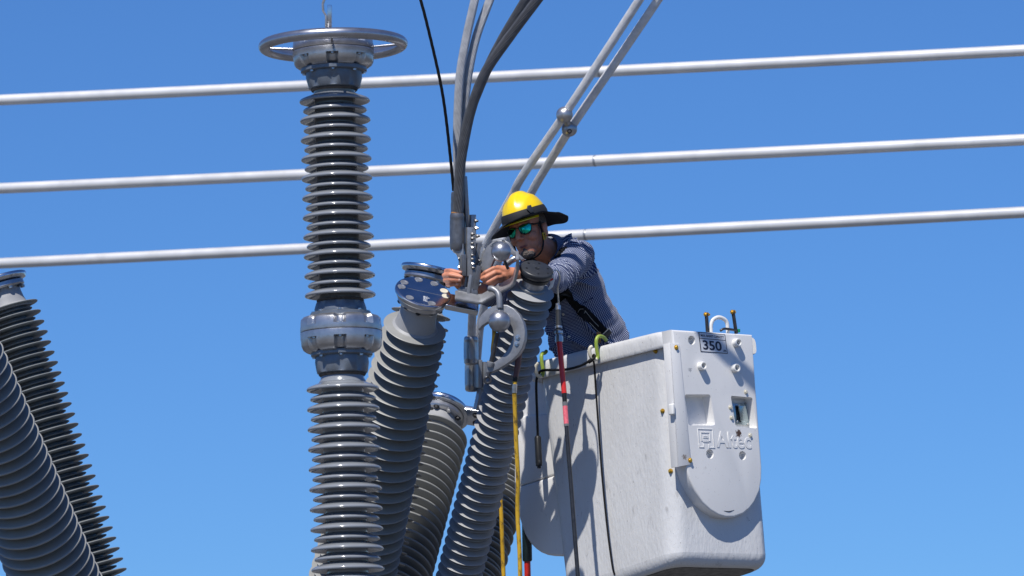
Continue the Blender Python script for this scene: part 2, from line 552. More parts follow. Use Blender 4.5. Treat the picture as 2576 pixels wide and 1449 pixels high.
# ---- leaning bushings
def bushing(label, A, B, y_first, pitch, n, r0, r1, kind, m, small=None, cap=None, core=0.58, neck=True, group='leaning breaker bushings', corem=None):
    """A: (px,py,d) centre of the cap's top; B: (px,py,d) farther down the axis; r0, r1: shed radius in px at A and at B;
    y_first: image row of the first shed's centre; pitch in px of the image along y"""
    PA, PB = at(*A), at(*B)
    L = (PA - PB).length
    ax = (PA - PB).normalized()
    per = L / (B[1] - A[1])                # metres of axis per image row
    kk = mpp(A[2])
    sx = lambda y: (y - A[1]) * per
    T = thing('bushing', label, 'bushing', PA - ax * (sx(y_first) + pitch * per * n), group)
    M = xf(PA, ax, 1, cr)
    rf = lambda s: lerp(r0, r1, s / L) * kk
    s1 = sx(y_first)
    end = s1 + pitch * per * n
    G = Geo()
    G.lathe([(rf(s1) * core, -s1 + 0.02), (rf(end) * core, -end)], M, 64)
    put('core', G, corem or m, T)
    sheds(T, PA, ax, s1, pitch * per, n, rf, kind, m, small)
    if neck:
        nr = 47 * kk
        G = Geo()
        G.lathe([(nr, -34 * kk), (nr, -s1 * 0.60), (nr * 1.015, -s1 * 0.62), (nr * 1.04, -s1 * 0.75), (nr * 1.12, -s1 * 0.92), (nr * 1.35, -s1 * 1.0), (nr * 1.35, -s1 - 0.012)], M, 80)
        put('neck', G, POLY2, T)
        # clamp flange, its bolts and the polished cap
        G = Geo()
        G.lathe([(44 * kk, -36 * kk), (58 * kk, -34 * kk), (61 * kk, -30 * kk), (60 * kk, -20 * kk), (52 * kk, -16 * kk)], M, 80)
        put('clamp_flange', G, CAST, T)
        for i in range(10):
            an = i * 2 * math.pi / 10 + 0.2
            d = M.to_3x3() @ V((math.cos(an), math.sin(an), 0))
            bolt(PA + d * 54 * kk - ax * 35 * kk, -ax, 5.5 * kk, DSTEEL if i % 2 else STEEL, T)
        G = Geo()
        G.lathe([(45 * kk, -17 * kk), (62 * kk, -17 * kk), (69 * kk, -15 * kk), (72.5 * kk, -10 * kk), (73 * kk, -6 * kk), (71.5 * kk, -2 * kk), (68 * kk, -0.2 * kk), (66 * kk, 0), (20 * kk, 0)], M, 96)
        cp = put('cap', G, POLI, T)
        return T, M, ax, kk, cp
    return T, M, ax, kk, None

# the big one beside the column, leaning towards the camera
BA, MB, axB, kb, capB = bushing('thick grey bushing leaning to the camera, polished disc on top, right of the ringed column',
    (1066, 733, 23.78), (892, 1432, 24.50), 822, 25.7, 31, 76, 111, 'thin', POLY)
for i in range(8):
    an = R([24, -2, 62, 104, 152, 178, 232, 292][i])
    G = Geo()
    G.lathe([(10.5 * kb, 0), (10.2 * kb, 0.5 * kb), (7 * kb, 0.6 * kb), (6.6 * kb, 0.2 * kb)], xf(MB @ V((57 * kb * math.cos(an), 57 * kb * math.sin(an), 0.0006)), axB), 24)
    put('bolt_boss', G, IVO if i in (0, 1) else GALV, capB)
G = Geo()
G.box(MB @ Matrix.Translation(V((100 * kb, -12 * kb, -9 * kb))), (84 * kb, 62 * kb, 15 * kb), 3 * kb, 3)
pad = put('terminal_pad', G, POLI, capB)
G = Geo()
G.box(MB @ Matrix.Translation(V((8 * kb, -2 * kb, 0.0004))) @ Matrix.Rotation(R(-3), 4, 'Z'), (100 * kb, 0.8 * kb, 0.0008))
put('scribed_line', G, GALV, capB)
def text_mesh(body, size, extrude=0.0, bold=0.0, align='CENTER', spacing=1.0):
    cu_ = bpy.data.curves.new('lettering', 'FONT')
    cu_.body = body
    cu_.size = size
    cu_.extrude = extrude
    cu_.offset = bold
    cu_.align_x = align
    cu_.space_character = spacing
    o = bpy.data.objects.new('lettering', cu_)
    C.objects.link(o)
    me = evalmesh(o)
    drop(o)
    me.materials.clear()
    return me
for j, (s, dx) in enumerate((('212-0558', 0), ('JTT L.B.C.', 5.5), ('8', 11))):
    me = text_mesh(s, 6.5 * kb, 0.0002, 0.15 * kb)
    put('etched_lettering', me, LABELW, capB, MB @ Matrix.Translation(V((4 * kb + dx * kb, -36 * kb + (0 if j < 2 else 6 * kb), 0.0006))) @ Matrix.Rotation(R(90), 4, 'Z'))

bushing('grey bushing standing right behind the thick disc-topped one, only its cap and shed tips showing',
    (1082, 674, 24.75), (932, 1430, 24.58), 790, 28.0, 27, 74, 84, 'edge', POLY)
BC, MC, axC, kc, capC = bushing('dark ribbed bushing leaning away, low behind the thick bushing and the hooked clamp',
    (1112, 1032, 25.75), (995, 1428, 25.1), 1098, 20.5, 25, 82, 94, 'lip', POLY)
G = Geo()
G.box(MC @ Matrix.Translation(V((104 * kc, -6 * kc, -8 * kc))), (96 * kc, 60 * kc, 14 * kc), 3 * kc, 3)
padC = put('terminal_pad', G, POLI, capC)
for dx, dy in ((90, -20), (90, 10), (118, -20), (118, 10)):
    bolt(MC @ V((dx * kc, dy * kc, -15 * kc)), -axC, 6 * kc, DSTEEL, padC)
bushing('dark ribbed bushing low behind the yellow cables, mostly hidden by the white bucket',
    (1306, 1040, 25.9), (1192, 1432, 25.3), 1060, 12.8, 40, 68, 76, 'lip', POLY, 0.93, neck=False)
bushing('dark bushing at the left edge with long thin sheds seen edge-on and a metal cap',
    (-6, 700, 24.75), (222, 1430, 24.6), 778, 13.05, 58, 78, 91, 'edge', POLYD, 0.77, core=0.50)
bushing('fat bushing cut off by the left edge, its stacked rims curving up to the right',
    (-110, 830, 23.3), (128, 1432, 24.0), 850, 25.6, 28, 92, 116, 'lip', POLY, core=0.66, neck=False)

# ---- slim insulator with the black cap, in front of the worker
AD, BD = (1351.5, 675, 23.62), (1157, 1442, 24.36)
PD, QD = at(*AD), at(*BD)
axD = (PD - QD).normalized()
perD = (PD - QD).length / (BD[1] - AD[1])
kd = mpp(23.62)
MD = xf(PD, axD, 1, cr)
TD = thing('post_insulator', 'slim grey insulator with black disc cap in front of the worker', 'insulator', PD - axD * perD * 900)
G = Geo()
G.lathe([(20 * kd, -19 * kd), (37 * kd, -19 * kd), (40 * kd, -16 * kd), (42.5 * kd, -11 * kd), (43 * kd, -5 * kd), (42 * kd, -1.5 * kd), (40 * kd, 0), (5 * kd, 0)], MD, 80)
capD = put('cap', G, BLKG, TD)
for rr, an, rad in ((0, 0, 6.0), (29, 20, 3.2), (29, 80, 3.2), (29, 140, 3.2), (29, 200, 3.2), (29, 275, 2.6), (32, 330, 2.6)):
    G = Geo()
    G.lathe([(rad * kd, 0.0), (rad * kd, 0.5 * kd), (rad * 0.8 * kd, 0.6 * kd), (rad * 0.7 * kd, 0.1 * kd)], xf(MD @ V((rr * kd * math.cos(R(an)), rr * kd * math.sin(R(an)), 0.0004)), axD), 20)
    put('bolt_hole', G, BLK, capD)
G = Geo()
G.lathe([(30 * kd, -30 * kd), (36 * kd, -30 * kd), (38 * kd, -27 * kd), (38.5 * kd, -20 * kd), (30 * kd, -18.8 * kd)], MD, 64)
put('gasket_ring', G, BLK, TD)
G = Geo()
G.lathe([(29 * kd, -52 * kd), (29 * kd, -32 * kd), (31 * kd, -29.5 * kd)], MD, 64)
put('neck', G, GALV, TD)
G = Geo()
G.lathe([(36 * kd, -52 * kd), (32 * kd, -60 * kd), (32 * kd, -perD * 880)], MD, 48)
put('core', G, POLY2, TD)
sheds(TD, PD, axD, perD * (729 - 675), perD * 11.4, 72, lambda s: lerp(57.5, 60, s / (perD * 767)) * kd, 'thin', POLY2, 0.84)

G = Geo()
tagp = [(1384, 699), (1393, 694), (1396, 703), (1391, 722), (1381, 730), (1378, 726), (1384, 716)]
G.prism([at(x, y, 23.66) for x, y in tagp], fwd * 0.004, 0.001)
tg = put('plastic_tag', G, WPL, TD)
G = Geo()
G.prism([at(x, y, 23.6585) for x, y in ((1383, 703), (1391, 699), (1392, 704), (1384, 708))], fwd * 0.001)
put('red_stripe', G, RED, tg)

# ------------------------------------------------------------------ bus tubes behind
for lab, P in (('top', [(-1610, 323, 35.6), (4190, 43, 30.0)]), ('middle', [(-1610, 543.5, 35.6), (4190, 269.5, 30.0)]), ('bottom', [(-1610, 736, 35.6), (4190, 448, 30.0)])):
    a, b = at(*P[0]), at(*P[1])
    G = Geo()
    G.tube([lerp(a, b, i / 6) - V((0, 0, 0.02 * math.sin(math.pi * i / 6))) for i in range(7)], 0.0335, 32)
    o = tag(put('bus_tube', G, BUSM), {'top': 'topmost of three horizontal silver bus tubes crossing the sky', 'middle': 'middle of three horizontal silver bus tubes crossing the sky', 'bottom': 'lowest of three silver bus tubes, passing behind the worker’s head'}[lab].replace('’', "'"), 'bus tube', 'horizontal bus tubes')
    t = {'top': 0.58, 'middle': 0.578, 'bottom': 0.574}[lab]
    c = lerp(a, b, t) - V((0, 0, 0.02 * math.sin(math.pi * t)))
    G = Geo()
    G.lathe([(0.0335, -0.007), (0.0348, -0.004), (0.0348, 0.004), (0.0335, 0.007)], xf(c, b - a), 32)
    put('weld_seam', G, GALV, o)

# ------------------------------------------------------------------ conductors
def cable(name, label, pts, r, m, lobes=18, cat='cable', group='stranded conductors', n=22, amp=0.17, lay=7.0):
    P = spline([at(*p) for p in pts], n)
    G = Geo()
    G.tube(P, r, lobes * 4, lobes, 1.0 / (r * lay) , amp)
    o = tag(put(name, G.mesh(name, 80), m), label, cat, group)
    return o
rc = 11.0 * mpp(23.7)
cable('conductor_cable', 'leftmost of the light stranded conductors rising from the connector', [(1199, -40, 23.9), (1194, 0, 23.88), (1174, 91, 23.86), (1158, 182, 23.84), (1152, 273, 23.83), (1150, 365, 23.82), (1152, 440, 23.82), (1154, 520, 23.82)], rc, CABM)
cable('conductor_cable', 'second light conductor from the left, curving between pale and dark cables', [(1245, -40, 23.95), (1232, 0, 23.93), (1199, 91, 23.90), (1179, 182, 23.88), (1168, 273, 23.87), (1162, 365, 23.86), (1160, 440, 23.86), (1160, 520, 23.86)], rc, CABM)
cable('conductor_cable', 'left one of the two dark stranded conductors curving up to the right', [(1345, -40, 23.62), (1322, 0, 23.63), (1268, 91, 23.68), (1236, 152, 23.71), (1209, 213, 23.74), (1180, 290, 23.77), (1163, 370, 23.79), (1156, 440, 23.80), (1155, 525, 23.80)], 12.3 * mpp(23.7), CABD)
cable('conductor_cable', 'thick dark stranded conductor in front, entering the rusty-topped barrel', [(1380, -40, 23.50), (1351, 0, 23.51), (1283, 91, 23.57), (1221, 182, 23.62), (1186, 273, 23.66), (1166, 365, 23.69), (1156, 440, 23.71), (1151, 545, 23.73)], 12.8 * mpp(23.7), CABD)
cable('thin_wire', 'thin black stranded wire dropping diagonally beside the ringed column', [(1042, -40, 23.6), (1058, 0, 23.6), (1078, 76, 23.62), (1106, 198, 23.66), (1121, 289, 23.70), (1136, 425, 23.76), (1141, 480, 23.78)], 4.0 * mpp(23.7), CABK, 7, 'wire', None, amp=0.22)
RC1 = [(1634, -40, 24.0), (1608, 0, 24.02), (1498, 170, 24.14), (1419, 290, 24.24), (1318, 437, 24.42), (1289, 491, 24.5), (1249, 564, 24.6), (1226, 608, 24.66), (1208, 655, 24.72), (1196, 710, 24.79), (1189, 775, 24.88), (1186, 850, 24.98)]
RC2 = [(1682, -40, 24.02), (1655, 0, 24.04), (1552, 152, 24.16), (1434, 325, 24.3), (1366, 434, 24.46), (1338, 482, 24.54), (1296, 560, 24.66), (1260, 640, 24.78), (1226, 740, 24.92), (1208, 820, 25.02), (1200, 905, 25.1)]
cable('conductor_cable', 'left one of the straight pale twin conductors, running down behind the worker', RC1, rc, CABL)
cable('conductor_cable', 'right one of the straight pale twin conductors, running down behind the hard hat', RC2, rc, CABL)
# twin-conductor spacer
s1, s2 = at(1420, 289, 24.225), at(1432.5, 324, 24.285)
T = thing('cable_spacer', 'double-ball spacer clamp joining the pale twin conductors', 'spacer', s2)
kk = mpp(24.2)
for p, r in ((s1, 21), (s2, 20)):
    dirc = (at(1608, 0, 24.02) - at(1419, 290, 24.24)).normalized()
    G = Geo()
    pr = [(11.2 * kk, -18 * kk)] + [(r * kk * math.cos(a), r * kk * math.sin(a)) for a in [R(-57 + 114 * i / 14) for i in range(15)]] + [(11.2 * kk, 18 * kk)]
    G.lathe(pr, xf(p, dirc), 40)
    b = put('clamp_ball', G, CAST, T)
    G = Geo()
    G.lathe([((r + 0.5) * kk, -0.8 * kk), ((r + 0.5) * kk, 0.8 * kk)], xf(p, cr), 40)
    put('seam', G, GALVD, b)
G = Geo()
G.tube([s1, s2], 9 * kk, 16)
put('link', G, CAST, T)
G = Geo()
G.lathe([(6 * kk, 0), (6 * kk, 3 * kk), (3.5 * kk, 3.2 * kk), (3.5 * kk, 1 * kk)], xf(s2 + cb * 17 * kk - cu * 6 * kk, (cb - cu * 0.35)), 16)
put('bolt_socket', G, DSTEEL, T)

# ------------------------------------------------------------------ upper connector stack
KT = mpp(23.76)
def pbox(name, x0, x1, y0, y1, d, dep, m, parent, yaw=0.0, tilt=0.0, bev=1.6):
    c = at((x0 + x1) / 2, (y0 + y1) / 2, d)
    M = Matrix((cr, cu, cb)).transposed().to_4x4() @ Matrix.Rotation(R(yaw), 4, 'Y') @ Matrix.Rotation(R(tilt), 4, 'Z')
    M.translation = c
    G = Geo()
    G.box(M, ((x1 - x0) * KT, (y1 - y0) * KT, dep), bev * KT, 2)
    return put(name, G, m, parent)
TC = thing('terminal_connector', 'stack of bolted lugs and plates held between the worker’s hands'.replace('’', "'"), 'connector', at(1172, 735, 23.78))
def barrel(cx, y0, y1, d, r, parent, m, tongue=None, rusty=False, lean=0.0):
    a, b = at(cx, y0, d), at(cx + lean, y1, d)
    L = (a - b).length
    G = Geo()
    G.lathe([(r * 0.70, 0.004), (r * 0.8, 0.003), (r * 0.93, 0.0), (r, -0.008), (r * 1.02, -L * 0.12), (r * 0.985, -L * 0.15), (r, -L * 0.2), (r, -L * 0.74), (r * 1.03, -L * 0.78), (r * 1.0, -L * 0.82), (r * 0.98, -L * 0.93), (r * 0.8, -L * 0.98), (r * 0.45, -L)], xf(a, a - b), 32, lambda an, rr, z: rr * (1 + 0.035 * math.cos(6 * an) if -L * 0.75 < z < -L * 0.18 else 1))
    o = put('barrel', G, m, parent)
    if rusty:
        G = Geo()
        G.lathe([(r * 0.66, 0.002), (r * 0.68, 0.0075), (r * 0.80, 0.0062), (r * 0.90, 0.002)], xf(a, a - b), 48, lambda an, rr, z: rr * (1 + 0.03 * noise.noise(V((an * 4, z * 500, 3)))))
        put('rust_ring', G, RUST, o)
    return o
barrel(1152, 484, 632, 23.85, 17.5 * KT, TC, GALVD)
barrel(1150, 537, 632, 23.735, 18 * KT, TC, GALVD, rusty=True)
# neck of the front lug folding into its tongue
G = Geo()
pts = [at(*p) for p in ((1139, 612, 23.735), (1166, 612, 23.735), (1168, 690, 23.735), (1155, 692, 23.735), (1154, 655, 23.735), (1148, 640, 23.735), (1139, 634, 23.735))]
G.prism([p + cb * 0.02 for p in pts], -cb * 0.055, 2 * KT)
put('tongue', G, GALV, TC)
pbox('plate', 1158, 1169, 640, 694, 23.74, 0.085, GALVD, TC, 12)
pbox('plate', 1170, 1184, 572, 695, 23.755, 0.09, GALV, TC, 12)
pbox('plate', 1167, 1178, 443, 580, 23.86, 0.05, GALV, TC, 8, 3.5, 3)
pbox('plate', 1181, 1194, 540, 640, 23.83, 0.07, GALV, TC, 12)
pbox('plate', 1190, 1203, 612, 700, 23.83, 0.08, GALVD, TC, 12, -10)
pbox('plate', 1200, 1211, 622, 690, 23.82, 0.07, GALV, TC, 12, -10)
pbox('plate', 1164, 1177, 690, 735, 23.765, 0.07, GALVD, TC, 12, -7)
pbox('plate', 1178, 1190, 672, 738, 23.755, 0.08, GALVD, TC, 12, -10)
pbox('plate', 1190, 1203, 668, 730, 23.755, 0.08, GALVD, TC, 12, -10)
pbox('plate', 1176, 1184, 690, 742, 23.72, 0.02, GALV, TC, 12, -7)
nb = (cr * 1.0 + cb * 0.21).normalized()
for x, y, d in ((1195, 556, 23.80), (1196, 574, 23.80), (1199, 594, 23.80), (1186, 589, 23.715), (1186, 600, 23.715), (1186, 612, 23.715), (1186, 623, 23.715), (1186, 642, 23.715), (1186, 652, 23.715), (1187, 664, 23.715), (1188, 674, 23.715), (1204, 655, 23.76), (1205, 672, 23.75), (1205, 684, 23.74), (1204, 716, 23.73)):
    bolt(at(x, y, d), nb, (4.6 if y < 605 else 3.6) * KT, DSTEEL if (x + y) % 3 else STEEL, TC, True)
for y in (651, 673):
    bolt(at(1157, y, 23.715), -nb, 4.6 * KT, STEEL if y > 660 else DSTEEL, TC)
# upright foot of the stack and the pad it stands on
G = Geo()
pts = [(1148, 758), (1201, 766), (1203, 735), (1200, 726), (1160, 720), (1152, 726)]
G.prism([at(x, y, 23.715) for x, y in pts], fwd * 0.05, 3 * KT)
put('foot_plate', G, GALVD, TC)

# bent flat bar from the disc's pad up to the black-capped insulator
TB = thing('bent_bar_bracket', 'bent flat metal bar linking the polished pad to the black-capped insulator', 'bracket', at(1215, 766, 23.7))
yb = MB.to_3x3() @ V((0, 1, 0))
line = [(1144, 757), (1201, 767), (1215, 766), (1238, 753), (1262, 739), (1288, 725), (1297, 715), (1306, 680), (1305, 652)]
nB = yb
p0 = at(1201, 770, 23.665)
fr = [onplane(x, y, p0, nB) for x, y in line]
th = 7 * KT
G = Geo()
vs, fs = [], []
W = 0.078
n = len(fr)
for i, p in enumerate(fr):
    t = (fr[min(i + 1, n - 1)] - fr[max(i - 1, 0)]).normalized()
    nn = nB.cross(t).normalized()
    if nn.dot(cu) < 0 and i < n - 2: nn = -nn
    if i >= n - 2: nn = -cr if nn.dot(cr) > 0 else nn
    w0 = 0.0
    vs += [p, p + nB * W, p + nB * W + nn * th, p + nn * th]
for i in range(n - 1):
    for a in range(4):
        b = (a + 1) % 4
        fs.append((i * 4 + a, i * 4 + b, i * 4 + 4 + b, i * 4 + 4 + a))
fs += [(3, 2, 1, 0), tuple((n - 1) * 4 + a for a in range(4))]
bmx = bmesh.new()
bv = [bmx.verts.new(v) for v in vs]
for f in fs: bmx.faces.new([bv[i] for i in f])
bmesh.ops.recalc_face_normals(bmx, faces=bmx.faces[:])
bmesh.ops.bevel(bmx, geom=[e for e in bmx.edges if e.calc_face_angle(0) > 0.9], offset=1.6 * KT, segments=2, affect='EDGES')
G.bm(bmx)
put('bar', G, GALV, TB)
bolt(at(1302, 672, 23.63), -cr, 5 * KT, DSTEEL, TB)
bolt(at(1310, 670, 23.63), cr, 5 * KT, STEEL, TB)

# ------------------------------------------------------------------ grounding clamps with ball studs
def ball(p, r, parent, m=None):
    G = Geo()
    G.lathe([(max(r * math.cos(a), 1e-5), r * math.sin(a)) for a in [R(-90 + 180 * i / 24) for i in range(25)]], xf(p, cu), 48, close=False)
    return put('ball_stud', G, m or BALLM, parent)
BALLM = mat('satin_ball_metal', (0.40, 0.41, 0.44), 0.33, 0.85, var=0.1, vscale=40, dirt=0.4, dcol=(0.15, 0.15, 0.15), dscale=70, dthr=0.68)
CL = mat('cast_clamp', (0.24, 0.247, 0.265), 0.42, 0.45, var=0.14, vscale=30, bump=0.12, dirt=0.8, dcol=(0.07, 0.06, 0.055), dscale=75, dthr=0.67)
d2 = 23.52
T2 = thing('grounding_clamp', 'crescent-shaped grounding clamp with a big ball, hanging low by the yellow cable', 'clamp', at(1230, 938, d2), 'ball-stud grounding clamps')
z3 = lambda x, y: (1132 + 0.217 * x, 723 + 0.217 * y)
outer = [(318, 420), (330, 370), (360, 315), (420, 258), (495, 216), (580, 196), (660, 202), (735, 242), (800, 308), (848, 400), (870, 500), (866, 605), (840, 700), (790, 780), (720, 845), (640, 902), (560, 950), (480, 985), (415, 992)]
inner = [(418, 880), (432, 845), (490, 868), (520, 862), (590, 812), (660, 728), (708, 640), (735, 545), (722, 470), (690, 415), (600, 372), (500, 385), (440, 402), (380, 440), (330, 492)]
nrm = (cb + cr * -0.35 + cu * 0.12).normalized()
pc = at(1260, 850, d2)
G = Geo()
G.prism([onplane(*z3(x, y), pc, nrm) for x, y in outer + inner], -nrm * 0.034, 2.2 * mpp(d2), 3)
cl = put('jaw', G, CL, T2)
# raised rim web behind the opening
ball(at(1256.5, 808, d2 - 0.04), 28 * mpp(d2), T2)
G = Geo()
G.tube([at(1252, 838, d2 - 0.02), at(1236, 910, d2 + 0.0)], [5.4 * mpp(d2) * (1 + 0.10 * (i % 2)) for i in range(2)], 14)
put('screw', G, DSTEEL, T2)
thr = [lerp(at(1252, 838, d2 - 0.02), at(1236, 910, d2), i / 60) for i in range(61)]
G = Geo()
G.tube(thr, [5.6 * mpp(d2) * (1.0 if i % 2 else 0.86) for i in range(61)], 12)
put('screw_thread', G, DSTEEL, T2)
G = Geo()
G.lathe([(8 * mpp(d2), -10 * mpp(d2)), (9.5 * mpp(d2), -6 * mpp(d2)), (9.5 * mpp(d2), 2 * mpp(d2)), (6 * mpp(d2), 4 * mpp(d2))], xf(at(1235, 914, d2), at(1252, 838, d2) - at(1236, 910, d2)), 20)
put('screw_boss', G, CL, T2)
G = Geo()
eye = at(1227, 956, d2)
G.tube([eye + (cr * math.cos(a) + cu * math.sin(a)) * 8 * mpp(d2) for a in [2 * math.pi * i / 24 for i in range(25)]], 3.2 * mpp(d2), 8)
G.tube([eye + cu * 8 * mpp(d2), at(1232, 936, d2)], 4.2 * mpp(d2), 10)
put('screw_eye', G, DSTEEL, T2)
for x, y in ((786, 578), (775, 648)):
    bolt(onplane(*z3(x, y), pc + nrm * 0.001, nrm), nrm, 5.2 * mpp(d2), STEEL, T2)
# bent pipe stub above it
P = spline([at(1231, 726, d2 + 0.04), at(1240, 727, d2 + 0.03), at(1251, 735, d2 + 0.02), at(1256, 748, d2 + 0.01), at(1257, 775, d2)], 8)
G = Geo()
G.tube(P, 7.8 * mpp(d2) , 20)
put('bent_pipe', G, CL, T2)
# the upper clamp
d1 = 23.62
T1 = thing('grounding_clamp', "round-backed grounding clamp with a ball beside the worker's chin", 'clamp', at(1220, 720, d1), 'ball-stud grounding clamps')
z1 = lambda x, y: (1094.5 + 0.1519 * x, 597.5 + 0.1519 * y)
outer = [(742, 560), (745, 470), (760, 350), (800, 240), (862, 140), (950, 72), (1060, 40), (1160, 46), (1225, 80), (1262, 130), (1300, 195), (1400, 290), (1465, 350)]
inner = [(1432, 385), (1340, 325), (1250, 275), (1180, 260), (1080, 280), (1010, 330), (965, 390), (935, 460), (915, 540), (905, 640), (890, 760), (800, 760)]
n1 = (cb + cr * -0.25 + cu * 0.1).normalized()
p1 = at(1215, 660, d1 + 0.14)
G = Geo()
G.prism([onplane(*z1(x, y), p1, n1) for x, y in outer + inner], -n1 * 0.03, 2.2 * mpp(d1), 3)
j1 = put('jaw', G, CL, T1)
for s, xx, yy, an in (('USDPA', 985, 112, 36), ('GA', 1132, 72, -14)):
    me = text_mesh(s, 0.0125, 0.0012, 0.0004)
    M = frame(n1, cr).to_4x4()
    M.translation = onplane(*z1(xx, yy), p1 + n1 * 0.0008, n1)
    put('cast_lettering', me, GALVD, j1, M @ Matrix.Rotation(R(an), 4, 'Z'))
ball(at(1260.5, 633, d1), 25.4 * mpp(d1), T1)
G = Geo()
G.tube([at(1269, 655, d1 + 0.01), at(1278, 676, d1 + 0.03)], 4 * mpp(d1), 12)
put('stud', G, DSTEEL, T1)
G = Geo()
G.tube(spline([at(1268, 670, d1 + 0.22), at(1282, 658, d1 + 0.22), at(1294, 651, d1 + 0.22), at(1302, 648, d1 + 0.23)], 8), 8.5 * mpp(d1), 18)
put('bent_pipe', G, BALLM, T1)

# ------------------------------------------------------------------ lower lugs under the twin conductors
TL = thing('terminal_connector', 'pair of pale cable lugs bolted to plates below the polished pad', 'connector', at(1200, 1030, 25.1))
kl = mpp(25.0)
barrel(1185, 848, 918, 24.98, 18 * kl, TL, CAST)
barrel(1187, 905, 986, 25.1, 17.5 * kl, TL, CAST)
KT_old = KT
KT = kl
pbox('plate', 1197, 1208, 905, 975, 25.02, 0.09, GALV, TL, 15)
pbox('plate', 1210, 1221, 910, 978, 25.02, 0.09, GALV, TL, 15)
pbox('plate', 1199, 1212, 975, 1032, 25.05, 0.06, GALV, TL, 15, -12)
pbox('plate', 1212, 1226, 982, 1030, 25.1, 0.06, GALV, TL, 15, -12)
for x, y in ((1222, 925), (1222, 940), (1222, 955), (1196, 933), (1196, 950), (1195, 966), (1196, 1008), (1196, 1025), (1196, 1033)):
    s = 1 if x > 1200 else -1
    bolt(at(x, y, 24.96), cr * s, 4.6 * kl, STEEL, TL, s > 0)
KT = KT_old

# ------------------------------------------------------------------ yellow grounding cables
G = Geo()
kk = mpp(23.5)
P = spline([at(*p) for p in ((1294, 985, 23.55), (1296, 1040, 23.56), (1299, 1120, 23.57), (1303, 1200, 23.58), (1302, 1290, 23.6), (1307, 1390, 23.6), (1309, 1470, 23.6), (1311, 1600, 23.6))], 10)
G.tube(P, 5.6 * kk, 16)
T = thing('grounding_cable', 'scuffed yellow grounding cable hanging from the maroon sleeve, in front', 'cable', at(1311, 1600, 23.6), 'yellow grounding cables')
put('jacket', G, YEL, T)
G = Geo()
G.tube([at(1308, 870, 23.55), at(1303, 915, 23.55), at(1297, 950, 23.55)], [9 * kk, 9.6 * kk, 8 * kk], 16, flat=0.6)
put('sleeve', G, MAROON, T)
G = Geo()
G.tube([at(1297, 947, 23.55), at(1295.5, 960, 23.55)], 6.4 * kk, 16)
put('tape', G, BLK, T)
G = Geo()
G.tube([at(1295.5, 959, 23.55), at(1294.5, 972, 23.55)], 5.8 * kk, 16)
put('bare_end', G, YEL, T)
G = Geo()
G.tube([at(1294.8, 966, 23.55), at(1294, 988, 23.55)], 6.6 * kk, 16)
put('ferrule', G, STEEL, T)
G = Geo()
P = spline([at(*p) for p in ((1243, 828, 23.8), (1243, 850, 23.8), (1240, 890, 23.85), (1246, 960, 24.1), (1252, 1060, 24.45), (1258, 1180, 24.75), (1259, 1240, 24.8), (1262, 1320, 24.8), (1265, 1400, 24.8), (1268, 1480, 24.8), (1270, 1580, 24.8))], 10)
G.tube(P, 5.4 * mpp(24.5), 16)
tag(put('grounding_cable', G, YEL), 'second yellow grounding cable farther back, coming out beside the slim insulator', 'cable', 'yellow grounding cables')

# ------------------------------------------------------------------ the bucket
DN = 23.72
cT = dict(N=at(1674, 836, DN), L=at(1343, 918, DN + 0.70), Rr=at(1898, 852, DN + 0.30))
cT['F'] = cT['L'] + cT['Rr'] - cT['N']
cB = dict(N=at(1696, 1420, DN - 0.15), L=at(1415, 1514, DN + 0.47), Rr=at(1946, 1426, DN + 0.12))
cB['F'] = cB['L'] + cB['Rr'] - cB['N']
def bil(Q, u, v):           # u: N->R, v: N->L
    return Q['N'] * ((1 - u) * (1 - v)) + Q['Rr'] * (u * (1 - v)) + Q['L'] * ((1 - u) * v) + Q['F'] * (u * v)
def rrect(ru, rv, inset=0.0, seg=8, sub=10):
    """rounded unit square, counter-clockwise"""
    out = []
    lo, hi = inset, 1 - inset
    hu = 1 - inset * (0.25 if inset < 0 else 1)
    for cx, cy, a0 in ((hu - ru, lo + rv, -90), (hu - ru, hi - rv, 0), (lo + ru, hi - rv, 90), (lo + ru, lo + rv, 180)):
        for i in range(seg + 1):
            a = R(a0 + 90 * i / seg)
            out.append((cx + ru * math.cos(a), cy + rv * math.sin(a)))
        nxt = {-90: (hu, hi - rv), 0: (lo + ru, hi), 90: (lo, lo + rv), 180: (hu - ru, lo)}[a0]
        lx, ly = out[-1]
        for i in range(1, sub):
            out.append((lerp(lx, nxt[0], i / sub), lerp(ly, nxt[1], i / sub)))
    return out
def level(w, inset=0.0, ru=0.13, rv=0.095):
    Q = {c: lerp(cB[c], cT[c], w) for c in 'NLF'}
    Q['Rr'] = lerp(cB['Rr'], cT['Rr'], w)
    return [bil(Q, u, v) for u, v in rrect(ru, rv, inset)]
TK = thing('aerial_bucket', 'white fibreglass lift bucket the worker stands in', 'bucket', bil(cB, .5, .5))
G = Geo()
levels = []
for i in range(7):
    a = R(90 * i / 6)
    levels.append((0.05 * (1 - math.cos(R(90)) - math.sin(a)) + 0.0, 0))
levs = [level(0.055 * (1 - math.cos(R(90 * i / 7))), 0.06 * (1 - math.sin(R(90 * i / 7)))) for i in range(8)]
levs += [level(0.055 + 0.92 * i / 16) for i in range(17)]
ins = [level(0.975, 0.03), level(0.06, 0.03)]
n = len(levs[0])
vs = [p for l in levs + ins for p in l]
